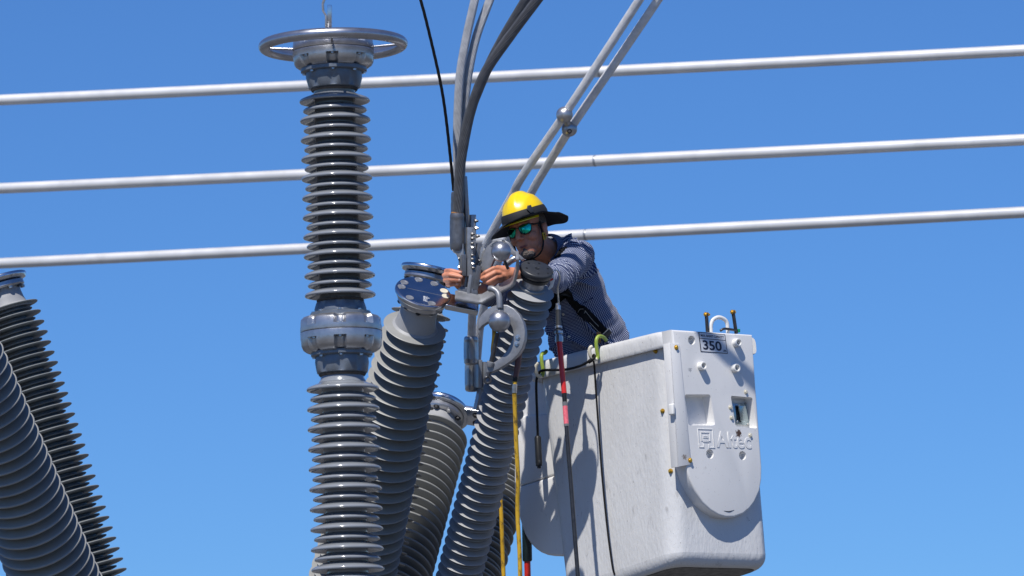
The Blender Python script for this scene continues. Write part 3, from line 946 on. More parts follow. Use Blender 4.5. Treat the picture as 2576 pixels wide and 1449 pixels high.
# gentle waviness of hand-laid fibreglass
fs = []
for i in range(len(levs) + len(ins) - 1):
    for j in range(n):
        m = (j + 1) % n
        fs.append((i * n + j, i * n + m, (i + 1) * n + m, (i + 1) * n + j))
fs.append(tuple((len(levs) + 1) * n + j for j in range(n)))
def wav(p):
    return p + cb * 0.0022 * noise.noise(p * 9.0)
G.add([wav(p) for p in vs], fs)
shell = put('shell', G.mesh('shell', 50), FRP, TK)
G = Geo()
G.add([wav(p) for p in levs[0]] + [wav(p) for p in levs[2]], [tuple(range(n))[::-1]] )
put('floor', G, UND, TK, Matrix.Translation(V((0, 0, -0.002))))
# rolled rim (not across the door side)
G = Geo()
vs, fs = [], []
prof = [(0.937, -0.002), (0.932, -0.036), (0.933, -0.044), (0.938, -0.049), (0.946, -0.051), (0.965, -0.051), (0.980, -0.050), (0.992, -0.046), (1.001, -0.037), (1.006, -0.024), (1.007, -0.008), (1.006, 0.012), (1.002, 0.022), (0.99, 0.027), (0.955, 0.028)]
loops = []
for w, ins_ in prof:
    l = level(w, ins_)
    # skip the front (door) side: indices of the last straight run
    loops.append(l[4:len(l) - 11])
n = len(loops[0])
G.add([p for l in loops for p in l], [(i * n + j, i * n + j + 1, (i + 1) * n + j + 1, (i + 1) * n + j) for i in range(len(loops) - 1) for j in range(n - 1)] + [tuple(i * n for i in range(len(loops))), tuple(i * n + n - 1 for i in range(len(loops)))[::-1]])
bmx = bmesh.new()
bv = [bmx.verts.new(v) for v in G.v]
for f in G.f: bmx.faces.new([bv[i] for i in f])
bmesh.ops.recalc_face_normals(bmx, faces=bmx.faces[:])
G = Geo().bm(bmx)
put('rim', G, FRP, TK)

# front (door side) plane of the bucket, outward normal
eR = (cT['Rr'] - cT['N']).normalized()
eD = (cB['N'] - cT['N']).normalized()
nF = eR.cross(eD).normalized()
if nF.dot(cb) < 0: nF = -nF
eL = (cT['L'] - cT['N']).normalized()
nL = eL.cross(eD).normalized()
if nL.dot(cb) < 0: nL = -nL
TH = 0.074
p_fr = cT['N'] + nF * TH
def fp(x, y, off=0.0):
    return onplane(x, y, p_fr + nF * off, nF)
def rpoly(pts, r, seg=6, which=None):
    out = []
    n = len(pts)
    for i, p in enumerate(pts):
        if which is not None and i not in which:
            out.append(p); continue
        a = (pts[i - 1] - p).normalized(); b = (pts[(i + 1) % n] - p).normalized()
        p1, p2 = p + a * r, p + b * r
        for j in range(seg + 1):
            t = j / seg
            out.append(p1 * (1 - t) ** 2 + p * (2 * t * (1 - t)) + p2 * t * t)
    return out
arc = [(1893, 842), (1902, 975), (1914, 1133), (1917, 1175), (1916.5, 1205), (1912, 1234), (1899, 1263), (1886, 1280), (1870, 1293), (1848, 1301), (1826, 1301.5), (1808, 1296), (1788, 1284), (1767, 1264), (1748, 1234), (1735, 1205), (1726, 1173), (1690, 829)]
G = Geo()
G.prism([fp(x, y) for x, y in arc], -nF * (TH + 0.004), 0.009, 4)
panel = put('door_panel', G, PNL, TK)
cutters = []
def cutter(pts, dep, bev=0.012):
    G = Geo()
    top = [p + nF * 0.02 for p in pts]
    c = sum(pts, V((0, 0, 0))) / len(pts)
    bot = [lerp(p, c, 0.10) - nF * dep for p in pts]
    m = len(pts)
    G.add(top + bot, [tuple(range(m)), tuple(range(m, 2 * m))[::-1]] + [(i, i + m, (i + 1) % m + m, (i + 1) % m) for i in range(m)])
    b = bmesh.new()
    bv = [b.verts.new(v) for v in G.v]
    for f in G.f: b.faces.new([bv[i] for i in f])
    bmesh.ops.recalc_face_normals(b, faces=b.faces[:])
    me = bpy.data.meshes.new('cut')
    b.to_mesh(me); b.free()
    o = bpy.data.objects.new('cut', me)
    C.objects.link(o)
    cutters.append(o)
def circ(x, y, r, off=0.0, seg=28):
    c = fp(x, y, off)
    return [c + (eR * math.cos(a) + eR.cross(nF) * math.sin(a)) * r for a in [2 * math.pi * i / seg for i in range(seg)]]
cutter(rpoly([fp(1721, 991), fp(1788, 991), fp(1800.5, 1071), fp(1731, 1071)], 0.014), 0.052)
cutter(rpoly([fp(1837, 994), fp(1893.5, 999), fp(1906, 1079), fp(1850, 1073)], 0.012), 0.055)
kb_ = mpp(23.7)
for x, y, r in ((1740, 856, 10.5), (1786, 1142, 11), (1868, 1146, 10.5)):
    cutter(circ(x, y, r * kb_ * 1.15), 0.03)
for c in cutters:
    md = panel.modifiers.new('b', 'BOOLEAN')
    md.operation = 'DIFFERENCE'; md.solver = 'EXACT'; md.object = c
me = evalmesh(panel)
panel.modifiers.clear()
panel.data = me
me.shade_smooth(); me.set_sharp_from_angle(angle=R(30))
for c in cutters: drop(c)
# rust patch and the split near the bottom of the panel (flat marks with a shape of their own)
t = PNL.node_tree
pb = t.nodes['Principled BSDF']
src = pb.inputs['Base Color'].links[0].from_socket
gg = t.nodes.new('ShaderNodeNewGeometry')
def blotch(centre, rad, col, thr, sc):
    global src
    ds = t.nodes.new('ShaderNodeVectorMath'); ds.operation = 'DISTANCE'
    ds.inputs[1].default_value = centre
    t.links.new(gg.outputs['Position'], ds.inputs[0])
    nz = t.nodes.new('ShaderNodeTexNoise'); nz.inputs['Scale'].default_value = sc; nz.inputs['Detail'].default_value = 8
    nz.inputs['Roughness'].default_value = 0.7
    t.links.new(gg.outputs['Position'], nz.inputs['Vector'])
    m1 = t.nodes.new('ShaderNodeMath'); m1.operation = 'MULTIPLY_ADD'
    t.links.new(ds.outputs['Value'], m1.inputs[0]); m1.inputs[1].default_value = -1.0 / rad
    t.links.new(nz.outputs['Fac'], m1.inputs[2])
    mr = t.nodes.new('ShaderNodeMapRange'); mr.inputs['From Min'].default_value = thr; mr.inputs['From Max'].default_value = thr + 0.12
    t.links.new(m1.outputs[0], mr.inputs['Value'])
    mx = t.nodes.new('ShaderNodeMix'); mx.data_type = 'RGBA'; mx.inputs[7].default_value = col + (1,)
    t.links.new(mr.outputs[0], mx.inputs[0]); t.links.new(src, mx.inputs[6])
    src = mx.outputs[2]
    t.links.new(src, pb.inputs['Base Color'])
blotch(fp(1858, 1091), 0.055, (0.09, 0.05, 0.03), 0.16, 110)
blotch(fp(1720, 1150), 0.05, (0.3, 0.24, 0.2), 0.22, 120)
blotch(fp(1736, 930), 0.04, (0.4, 0.4, 0.41), 0.2, 90)
G = Geo()
cp = [(1821, 1285), (1828, 1286.5), (1834, 1287), (1840, 1285.5), (1847, 1283)]
G.tube([fp(x, y, 0.0004) for x, y in cp], [0.0006, 0.0018, 0.0022, 0.0016, 0.0005], 6)
put('crack', G, BLK, panel)

# hinge angle strip, its bolts, the white pull and the screws in the gap
G = Geo()
G.prism([fp(x, y, 0.005) for x, y in ((1686, 862), (1709, 865), (1739, 1168), (1706, 1174))], -nF * 0.0045, 0.0012)
strip = put('hinge_strip', G, PNL, panel)
G = Geo()
q = [(1686, 862), (1706, 1174)]
a, b = fp(*q[0], 0.005), fp(*q[1], 0.005)
G.prism([a, b, b - nF * 0.05, a - nF * 0.05], (eR * 0.004), 0.001)
put('hinge_leaf', G, PNL, panel)
for x, y in ((1701, 874), (1736, 1158)):
    bolt(fp(x, y, 0.005), nF, 4.8 * kb_, YBOLT, strip)
G = Geo()
G.box(xf(fp(1690, 1030, 0.0), nF, 1, eR), (0.017, 0.05, 0.03), 0.007, 3)
put('hinge_knuckle', G, WPL, panel)
# dark backing plate between bucket and door with little screws
for y in (880, 950, 1060, 1160):
    xx = 1671 + (y - 880) * 0.125
    bolt(onplane(xx, y, cT['N'] + nF * 0.03, (nL + nF).normalized()), nL, 3.2 * kb_, STEEL, TK, name='screw')
# yellow bolts on the rounded corner
pcorn = lerp(cT['N'], bil(cT, .5, .5), 0.03)
ncor = (nF * 0.3 + nL).normalized()
def on_shell(px, py):
    r = ray(px, py).normalized()
    o = shell
    mi = WM[shell].inverted()
    ok, loc, nor, ix = shell.ray_cast(mi @ CAM, mi.to_3x3() @ r)
    if not ok: return at(px, py, 23.8), cb
    return WM[shell] @ loc, (WM[shell].to_3x3() @ nor).normalized()
for x, y in ((1650, 884), (1667, 1034), (1687, 1185)):
    p, nn = on_shell(x, y)
    bolt(p, nn, 4.8 * kb_, YBOLT, TK, True)
# knobs, studs, latch
for x, y in ((1850, 863), (1762, 921.5), (1846, 927)):
    G = Geo()
    r = 10.8 * kb_
    G.lathe([(r * 0.98, -0.002), (r, 0.018), (r * 0.97, 0.024), (r * 0.9, 0.0265), (r * 0.68, 0.0265), (r * 0.6, 0.022), (r * 0.52, 0.002)], xf(fp(x, y), nF), 36, close=False)
    put('bump_stop', G, WPL, panel)
for x, y in ((1876, 986), (1837, 1025), (1840, 1051), (1887, 1095)):
    bolt(fp(x, y), nF, 4.4 * kb_, IVO, panel, name='stud')
off = -0.045
G = Geo()
G.prism(rpoly([fp(1842, 1012, off), fp(1884, 1016, off), fp(1893, 1070, off), fp(1850, 1067, off)], 0.008), -nF * 0.006, 0.0012)
lt = put('latch_plate', G, ZINC, panel)
G = Geo()
G.prism(rpoly([fp(1858, 1020, off + 0.016), fp(1877, 1021, off + 0.016), fp(1884, 1060, off + 0.004), fp(1864, 1060, off + 0.004)], 0.004), -nF * 0.008, 0.0015)
put('latch_paddle', G, ZINC, lt)
G = Geo()
G.prism([fp(1850, 1020, off + 0.0012), fp(1858, 1020, off + 0.0012), fp(1866, 1062, off + 0.0012), fp(1854, 1062, off + 0.0012)], -nF * 0.001)
put('latch_slot', G, BLK, lt)
for x, y in ((1876, 1015), (1881, 1067), (1855, 1060)):
    bolt(fp(x, y, off + 0.0005), nF, 2.2 * kb_, STEEL, lt, name='screw')
# capacity label
lc = [fp(x, y, 0.0012) for x, y in ((1757, 835), (1824, 841), (1831, 890), (1763, 885))]
G = Geo(); G.prism(lc, -nF * 0.0011)
lab = put('capacity_label', G, LABELK, panel)
c = sum(lc, V((0, 0, 0))) / 4
def ql(u, v, off=0.0008):
    return lc[0] * ((1 - u) * (1 - v)) + lc[1] * (u * (1 - v)) + lc[3] * ((1 - u) * v) + lc[2] * (u * v) + nF * off
for u0_, u1_, v0_, v1_ in ((0.025, 0.975, 0.03, 0.30), (0.025, 0.975, 0.335, 0.965)):
    G = Geo(); G.prism([ql(u0_, v0_), ql(u1_, v0_), ql(u1_, v1_), ql(u0_, v1_)], -nF * 0.0004)
    put('label_field', G, LABELW, lab)
lx = (lc[1] - lc[0]); ly = (lc[0] - lc[3])
def place_text(s, u, v, h, parent, m, bold=0.0, wid=None, base=ql, ex=lx, ey=ly, off=0.0012, ext=0.0002, name='lettering'):
    me = text_mesh(s, 1.0, ext, bold)
    xs = [p.co.x for p in me.vertices]; ys = [p.co.y for p in me.vertices]
    w, hh = max(xs) - min(xs), max(ys) - min(ys)
    mx_, my_ = (max(xs) + min(xs)) / 2, (max(ys) + min(ys)) / 2
    sx = (wid / w); sy = h / hh
    M = Matrix((ex.normalized() * sx, ey.normalized() * sy, nF)).transposed().to_4x4()
    M.translation = base(u, v, off)
    for p in me.vertices: p.co.x -= mx_; p.co.y -= my_
    me.transform(M)
    put(name, me, m, parent)
W_, H_ = lx.length, ly.length
place_text('MAX. BASKET CAPACITY', 0.5, 0.165, H_ * 0.12, lab, LABELK, 0.014, W_ * 0.86)
place_text('350', 0.45, 0.64, H_ * 0.48, lab, LABELK, 0.022, W_ * 0.70)
place_text('LBS.', 0.90, 0.86, H_ * 0.10, lab, LABELK, 0.02, W_ * 0.13)
# embossed maker's lettering and mark
lg = [fp(x, y) for x, y in ((1752, 1077), (1888, 1083), (1893, 1135), (1757, 1128))]
def lq(u, v, off=0.0):
    return lg[0] * ((1 - u) * (1 - v)) + lg[1] * (u * (1 - v)) + lg[3] * ((1 - u) * v) + lg[2] * (u * v) + nF * off
place_text('Altec', 0.665, 0.5, (lg[0] - lg[3]).length * 0.80, panel, PNL, 0.012, (lg[1] - lg[0]).length * 0.64, lq, lg[1] - lg[0], lg[0] - lg[3], 0.0, 0.0022, 'raised_lettering')
def bars(segs, wd=0.03):
    G = Geo()
    ww = (lg[1] - lg[0]).length
    for (u0_, v0_, u1_, v1_) in segs:
        a, b = lq(u0_, v0_), lq(u1_, v1_)
        G.box(xf((a + b) / 2, nF, 1, (b - a)), ((b - a).length + wd * ww * 0.5, wd * ww * 0.45, 0.0044), 0.001)
    return G
put('raised_mark', bars([(0.02, 0.03, 0.02, 0.72), (0.02, 0.03, 0.29, 0.03), (0.29, 0.03, 0.29, 0.93), (0.20, 0.93, 0.30, 0.93), (0.20, 0.93, 0.20, 0.78), (0.02, 0.93, 0.10, 0.93), (0.02, 0.93, 0.02, 0.76), (0.10, 0.93, 0.10, 0.76), (0.10, 0.66, 0.20, 0.66), (0.07, 0.20, 0.07, 0.58), (0.07, 0.20, 0.23, 0.20), (0.23, 0.20, 0.23, 0.62), (0.07, 0.60, 0.23, 0.60), (0.11, 0.38, 0.19, 0.38), (0.11, 0.38, 0.11, 0.46), (0.11, 0.46, 0.19, 0.46), (0.19, 0.38, 0.19, 0.46)]), PNL, panel)
# lifting ring and the two upright bolts behind the door's top edge
offp = -0.035
G = Geo()
c0 = fp(1808, 838, offp); 
pts = [(1788.5, 836), (1789, 818), (1793, 806), (1801, 800), (1809, 798.5), (1818, 801), (1826, 807), (1830, 818), (1831, 838)]
ap = spline([fp(x, y, offp) for x, y in pts], 6)
G.tube(ap, 5.2 * kb_, 12, flat=0.8)
put('lifting_ring', G, GALV if False else WPL, TK)
for x0_, y0_, x1_, y1_, s in ((1780, 838, 1777, 791, -1), (1852, 838, 1844, 785, 1)):
    G = Geo()
    a, b = fp(x0_, y0_, offp), fp(x1_, y1_, offp)
    G.box(xf((a + b) / 2, b - a, 1, eR), (5.5 * kb_, 9 * kb_, (b - a).length + 4 * kb_), 1.4 * kb_)
    ps = put('upright_strap', G, DSTEEL, TK)
    bolt(b + eR * 3 * kb_, eR, 4.4 * kb_, YBOLT, ps, s < 0)
    bolt(b - eR * 3 * kb_, -eR, 4.4 * kb_, YBOLT, ps)
G = Geo()
G.tube(spline([fp(1812, 832, offp + 0.01), fp(1822, 827, offp + 0.015), fp(1840, 829, offp + 0.01), fp(1856, 832, offp)], 8), 3.2 * kb_, 10)
put('cable_loop', G, DSTEEL, TK)
G = Geo()
G.box(xf(fp(1857, 832, offp), eR), (0.018, 0.016, 0.012), 0.004)
put('green_clip', G, mat('green_plastic', (0.0, 0.22, 0.11), 0.4), TK)

# the moulded cover on the bucket's far left side
pL = cT['L'] + eL * 0.02 - nL * 0.06
def lp(x, y, off=0.0):
    return onplane(x, y, pL + nL * off, nL)
G = Geo()
G.prism([lp(x, y) for x, y in ((1308, 960), (1340, 948), (1425, 940), (1430, 1250), (1292, 1250), (1293, 1150), (1300, 1046))], -nL * 0.16, 0.012, 3)
cov = put('side_cover', G, PNL, TK)
G = Geo()
G.prism([lp(x, y, 0.018) for x, y in ((1294, 1228), (1300, 1225), (1425, 1186), (1440, 1398), (1408, 1399), (1390, 1398.5), (1374, 1396), (1359, 1390), (1346, 1381), (1335, 1370), (1325.5, 1357), (1318, 1343), (1312, 1326), (1306, 1306), (1300, 1282))], -nL * 0.178, 0.014, 4)
put('cover_bulge', G, PNL, cov)
G = Geo()
G.prism([lp(x, y, 0.016) for x, y in ((1300, 1052), (1310, 1047), (1425, 1036), (1425, 1185), (1296, 1226))], -nL * 0.1, 0.010, 3)
put('cover_step', G, PNL, cov)

# ------------------------------------------------------------------ S-hooks on the rim
def hook(label, pts, r, colsplit):
    T = thing('s_hook', label, 'hook', at(*pts[-1]), 'coated hooks on the bucket rim')
    P = spline([at(*p) for p in pts], 8)
    i = int(len(P) * colsplit)
    G = Geo(); G.tube(P[:i + 1], r, 14)
    put('green_shank', G, GREEN, T)
    G = Geo(); G.tube(P[i:], [r * 1.03] * (len(P) - i - 3) + [r * 1.02, r * 0.92, r * 0.6], 14)
    put('pale_end', G, IVO, T)
    return T
def face_d(px, py):
    p, nn = on_shell(px, py)
    return (p - CAM).dot(fwd)
dh = face_d(1505, 925) - 0.0
hook('bright yellow-green hook with a cream end over the rim near the worker’s buckle'.replace('’', "'"),
     [(1525, 856, dh + 0.02), (1517, 848, dh - 0.01), (1507, 846, dh - 0.035), (1501, 853, dh - 0.05), (1500, 868, dh - 0.055), (1502, 885, dh - 0.055), (1504, 897, dh - 0.055), (1500, 904, dh - 0.06), (1493, 904, dh - 0.065), (1486, 896, dh - 0.07), (1483, 884, dh - 0.072), (1485, 875, dh - 0.072), (1491, 871, dh - 0.07)], 4.6 * mpp(dh), 0.56)
dh2 = face_d(1375, 950) - 0.0
hook('duller green hook at the far end of the rim, beside the slim insulator',
     [(1374, 884, dh2 + 0.03), (1370, 888, dh2 + 0.0), (1365, 889, dh2 - 0.03), (1362, 896, dh2 - 0.05), (1363, 912, dh2 - 0.055), (1366, 930, dh2 - 0.055), (1365, 942, dh2 - 0.055), (1359, 947, dh2 - 0.06), (1351, 942, dh2 - 0.065), (1347, 930, dh2 - 0.07), (1349, 918, dh2 - 0.072), (1353, 912, dh2 - 0.07)], 4.8 * mpp(dh2), 0.6)

# ------------------------------------------------------------------ black cable between the hooks, with its hanging ends
kq = mpp(23.9)
G = Geo()
G.tube(spline([at(*p) for p in ((1546, 1446, face_d(1540, 1420) - 0.03), (1540, 1420, face_d(1540, 1420) - 0.03), (1528, 1330, face_d(1528, 1330) - 0.035), (1515, 1200, face_d(1515, 1200) - 0.04), (1506, 1080, face_d(1506, 1080) - 0.045), (1499, 980, face_d(1499, 980) - 0.055), (1495, 920, dh - 0.062), (1491, 903, dh - 0.066))], 12), 2.6 * kq, 10)
tag(put('hanging_cord', G, CABK), 'long black cord hanging down the bucket side from the bright hook', 'cord')
T = thing('control_cord', 'black cord looped between the two rim hooks with a cylinder on its end', 'cord', at(1354, 1178, dh2 - 0.06))
G = Geo()
G.tube(spline([at(*p) for p in ((1353, 1100, dh2 - 0.03), (1351, 1040, dh2 - 0.035), (1349, 970, dh2 - 0.05), (1352, 946, dh2 - 0.06), (1360, 934, dh2 - 0.07), (1375, 931, dh2 - 0.08), (1420, 930, lerp(dh2, dh, 0.4) - 0.09), (1455, 922, lerp(dh2, dh, 0.7) - 0.09), (1478, 911, dh - 0.07), (1489, 900, dh - 0.07), (1494, 893, dh - 0.08), (1496, 898, dh - 0.085), (1490, 906, dh - 0.085), (1482, 912, dh - 0.07))], 8), 3.4 * kq, 12)
put('cord', G, CABK, T)
a, b = at(1352.5, 1098, dh2 - 0.03), at(1356, 1172, dh2 - 0.06)
G = Geo()
L = (a - b).length
G.lathe([(3 * kq, 3 * kq), (7 * kq, 0), (8.6 * kq, -4 * kq), (8.6 * kq, -L + 8 * kq), (8.0 * kq, -L), (5 * kq, -L - 0.5 * kq), (5 * kq, -L - 6 * kq)], xf(a, a - b), 24)
put('cylinder', G, BLK, T)
G = Geo()
G.box(xf(lerp(a, b, 0.90) + cb * 8 * kq + cr * 2 * kq, a - b), (6 * kq, 4 * kq, 14 * kq), 1.5 * kq)
put('trigger', G, BLK, T)

# ------------------------------------------------------------------ hot stick hanging from the cap by its wire hook
kh = mpp(23.75)
T = thing('hot_stick', 'red and black stick with steel head hanging in front of the bucket', 'stick', at(1456, 1480, 23.42))
hs = lambda x, y: (x, y, 23.88 - (y - 760) * 0.00042)
def seg(name, x0_, y0_, x1_, y1_, r0, r1, m, parent=T, sg=20):
    G = Geo()
    a, b = at(*hs(x0_, y0_)), at(*hs(x1_, y1_))
    G.lathe([(r0 * 0.86 * kh, 0.0), (r0 * kh, -0.001), (r1 * kh, -(a - b).length + 0.001), (r1 * 0.86 * kh, -(a - b).length)], xf(a, a - b), sg)
    return put(name, G, m, parent)
G = Geo()
G.tube(spline([at(1391, 684, 23.60), at(1396, 679, 23.62), at(1403, 682, 23.66), at(1408, 694, 23.71), at(1407, 708, 23.76), at(1403, 724, 23.81), at(1404, 745, 23.86), at(1406, 768, 23.88)], 8), 2.1 * kh, 10)
put('wire_hook', G, STEEL, T)
seg('head', 1402, 763, 1402.5, 775, 4.5, 4.5, STEEL)
hd = seg('head', 1404, 768, 1404.3, 780, 6.5, 6.5, STEEL)
seg('head', 1404.3, 780, 1405, 822, 6.6, 7.4, BLKG)
seg('collar_ring', 1405, 820, 1405.2, 826, 9.3, 9.3, STEEL)
seg('head', 1405.2, 826, 1405.6, 834, 6.8, 6.8, BLKG)
seg('collar_ring', 1405.6, 833, 1405.8, 840, 10.5, 10.5, STEEL)
seg('head', 1405.8, 840, 1406.2, 846, 7.5, 8.5, STEEL)
seg('nut', 1406.2, 845, 1406.8, 861, 10.3, 10.3, STEEL, T, 8)
seg('red_grip', 1406.8, 860, 1419.5, 990, 7.2, 6.6, RED)
seg('rod', 1419.5, 989, 1421, 1016, 6.0, 6.0, BLK)
seg('band', 1420.6, 1011, 1421.6, 1022, 6.5, 6.5, CLEAR)
seg('band', 1421.5, 1021, 1424.6, 1067, 6.4, 6.4, PINK)
seg('band', 1424.6, 1066, 1425.2, 1073, 6.5, 6.5, CLEAR)
STK = mat('black_glass_rod', (0.02, 0.021, 0.024), 0.35, var=0.3, vscale=60, dirt=0.35, dcol=(0.3, 0.3, 0.3), dscale=90, dthr=0.66)
seg('rod', 1424.8, 1072, 1440, 1265, 5.4, 5.4, STK)
seg('rod', 1439.6, 1263, 1457, 1490, 5.4, 5.4, STK)
T = thing('hot_stick', 'second stick, red below a black sleeve, behind the bucket bottom', 'stick', at(1330, 1560, 24.6))
G = Geo(); G.tube([at(1325, 1300, 24.6), at(1326.5, 1408, 24.6), at(1326.6, 1412, 24.6)], [12.2 * mpp(24.6), 12.2 * mpp(24.6), 10.5 * mpp(24.6)], 24)
put('sleeve', G, mat('teal_black_rubber', (0.01, 0.025, 0.03), 0.4), T)
G = Geo(); G.tube([at(1326.5, 1405, 24.6), at(1330, 1570, 24.6)], 8.2 * mpp(24.6), 20)
put('red_rod', G, RED, T)

# ------------------------------------------------------------------ overhead conductor above the frame: its shadow lies across the door
a, b = fp(1770, 838) + sdir * 2.6, fp(1905, 968) + sdir * 2.6
dv = (b - a).normalized()
G = Geo()
G.tube([a - dv * 0.04, b + dv * 0.15], 0.026, 20)
tag(put('overhead_conductor', G, CABL), 'pale conductor above the frame whose shadow crosses the bucket door', 'cable')

# ------------------------------------------------------------------ the worker
def capsule(G, a, b, ra, rb, seg=20, n=6):
    ax = (b - a)
    L = ax.length
    prof = [(max(ra * math.sin(R(90 * i / n)), 1e-4), -ra * math.cos(R(90 * i / n))) for i in range(n + 1)]
    prof += [(max(rb * math.cos(R(90 * i / n)), 1e-4), L + rb * math.sin(R(90 * i / n))) for i in range(n + 1)]
    G.lathe(prof, xf(a, ax), seg)
def ellip(G, c, rx, ry, rz, M3=None, seg=24):
    M = (M3 or Matrix.Identity(3)).to_4x4()
    M.translation = c
    M = M @ Matrix.Diagonal((rx, ry, rz, 1))
    G.lathe([(max(math.cos(a), 1e-4), math.sin(a)) for a in [R(-90 + 180 * i / 16) for i in range(17)]], M, seg)
def melt(G, voxel, smooth=4, name='skin'):
    me = G.mesh(name)
    o = bpy.data.objects.new('tmp', me)
    C.objects.link(o)
    md = o.modifiers.new('r', 'REMESH'); md.mode = 'VOXEL'; md.voxel_size = voxel; md.use_smooth_shade = True
    sm = o.modifiers.new('s', 'SMOOTH'); sm.iterations = smooth; sm.factor = 0.5
    out = evalmesh(o)
    drop(o)
    out.shade_smooth()
    return out

HD = 24.18
HC = at(1328, 579, HD)
def camv(x, y, z):
    return (cr * x + cu * y + cb * z)
hF = camv(-0.46, -0.06, 0.885).normalized()          # where the face looks
hU = camv(-0.33, 0.93, 0.06)
hU = (hU - hF * hU.dot(hF)).normalized()
hX = hF.cross(hU).normalized()                       # his right... left-hand side of the face frame
H3 = Matrix((hX, hF, hU)).transposed()
H4 = H3.to_4x4(); H4.translation = HC
def hp(x, y, z):
    return H4 @ V((x, y, z))

PE = thing('person', 'worker in blue check shirt, yellow brimmed hard hat and mirrored sunglasses working from the bucket', 'person', at(1480, 1380, 24.2))
SH_L = at(1454, 642, 24.25)      # shoulder nearer the right of the frame
SH_R = at(1340, 688, 24.42)
EL_L = at(1398, 703, 23.93)
WR_L = at(1296, 689, 23.77)
EL_R = at(1262, 748, 24.08)
WR_R = at(1160, 716, 23.90)
CHEST = at(1410, 712, 24.42)
HIP = at(1486, 930, 24.56)

G = Geo()
side_ = (SH_L - SH_R).normalized()
# head
ellip(G, hp(0, -0.012, 0.035), 0.076, 0.096, 0.082, H3)
ellip(G, hp(0, 0.022, -0.02), 0.067, 0.070, 0.085, H3)
ellip(G, hp(0, 0.036, -0.062), 0.056, 0.055, 0.055, H3)
ellip(G, hp(0, 0.048, -0.098), 0.042, 0.040, 0.030, H3)
ellip(G, hp(0, 0.074, -0.110), 0.022, 0.018, 0.017, H3)
for s in (-1, 1):
    ellip(G, hp(s * 0.040, 0.058, -0.035), 0.026, 0.028, 0.026, H3)       # cheeks
    capsule(G, hp(s * 0.012, 0.086, 0.028), hp(s * 0.045, 0.066, 0.024), 0.012, 0.010)   # brow
    ellip(G, hp(s * 0.078, -0.012, -0.02), 0.008, 0.020, 0.031, H3 @ Matrix.Rotation(R(-12), 3, 'X'))
    ellip(G, hp(s * 0.083, -0.018, -0.005), 0.006, 0.013, 0.018, H3)
    ellip(G, hp(s * 0.011, 0.100, -0.036), 0.008, 0.010, 0.007, H3)       # nostrils
    capsule(G, hp(s * 0.046, 0.02, -0.09), hp(s * 0.058, -0.02, -0.055), 0.018, 0.016)  # jaw angle
capsule(G, hp(0, 0.088, 0.016), hp(0, 0.112, -0.026), 0.0085, 0.0115)
ellip(G, hp(0, 0.115, -0.033), 0.0115, 0.012, 0.0095, H3)
capsule(G, hp(-0.018, 0.083, -0.066), hp(0.018, 0.083, -0.066), 0.007, 0.007)
capsule(G, hp(-0.015, 0.083, -0.077), hp(0.015, 0.083, -0.077), 0.0068, 0.0068)
NECK = lerp(SH_L, SH_R, 0.5) + cu * 0.035 - cb * 0.0
capsule(G, hp(0, -0.012, -0.06), NECK, 0.056, 0.062)
# trunk under the shirt
capsule(G, CHEST + side_ * 0.03, HIP + side_ * 0.05, 0.085, 0.09)
capsule(G, SH_L, SH_R, 0.05, 0.05)
capsule(G, NECK, CHEST + side_ * 0.03, 0.058, 0.08)
# arms
capsule(G, SH_L, EL_L, 0.045, 0.038); capsule(G, EL_L, lerp(EL_L, WR_L, 0.45), 0.040, 0.043); capsule(G, lerp(EL_L, WR_L, 0.45), WR_L, 0.043, 0.029)
capsule(G, SH_R, EL_R, 0.045, 0.038); capsule(G, EL_R, lerp(EL_R, WR_R, 0.4), 0.040, 0.042); capsule(G, lerp(EL_R, WR_R, 0.4), WR_R, 0.042, 0.028)
# his left hand, a loose fist on the bolt
capsule(G, WR_L, at(1270, 688, 23.755), 0.029, 0.030)
capsule(G, at(1272, 681, 23.75), at(1252, 676, 23.735), 0.024, 0.016)
capsule(G, at(1272, 692, 23.75), at(1256, 693, 23.73), 0.024, 0.017)
capsule(G, at(1273, 698, 23.75), at(1261, 703, 23.74), 0.021, 0.015)
def finger(pts, r):
    P = [at(*p) for p in pts]
    for i in range(len(P) - 1):
        capsule(G, P[i], P[i + 1], r[i], r[i + 1], 14, 5)
fr_ = [0.0115, 0.0105, 0.0100, 0.0086]
finger([(1252, 676, 23.73), (1242, 675, 23.715), (1222, 685, 23.705), (1211, 694, 23.73)], fr_)
finger([(1256, 687, 23.722), (1246, 686, 23.708), (1222, 698, 23.695), (1212, 702, 23.725)], fr_)
finger([(1259, 697, 23.725), (1249, 698, 23.71), (1227, 710, 23.70), (1218, 710, 23.73)], fr_)
finger([(1262, 706, 23.735), (1253, 708, 23.72), (1237, 717, 23.712), (1229, 714, 23.74)], [0.0105, 0.0098, 0.009, 0.008])
finger([(1274, 680, 23.77), (1252, 676, 23.775), (1230, 681, 23.775), (1214, 688, 23.765)], [0.016, 0.0125, 0.0115, 0.009])
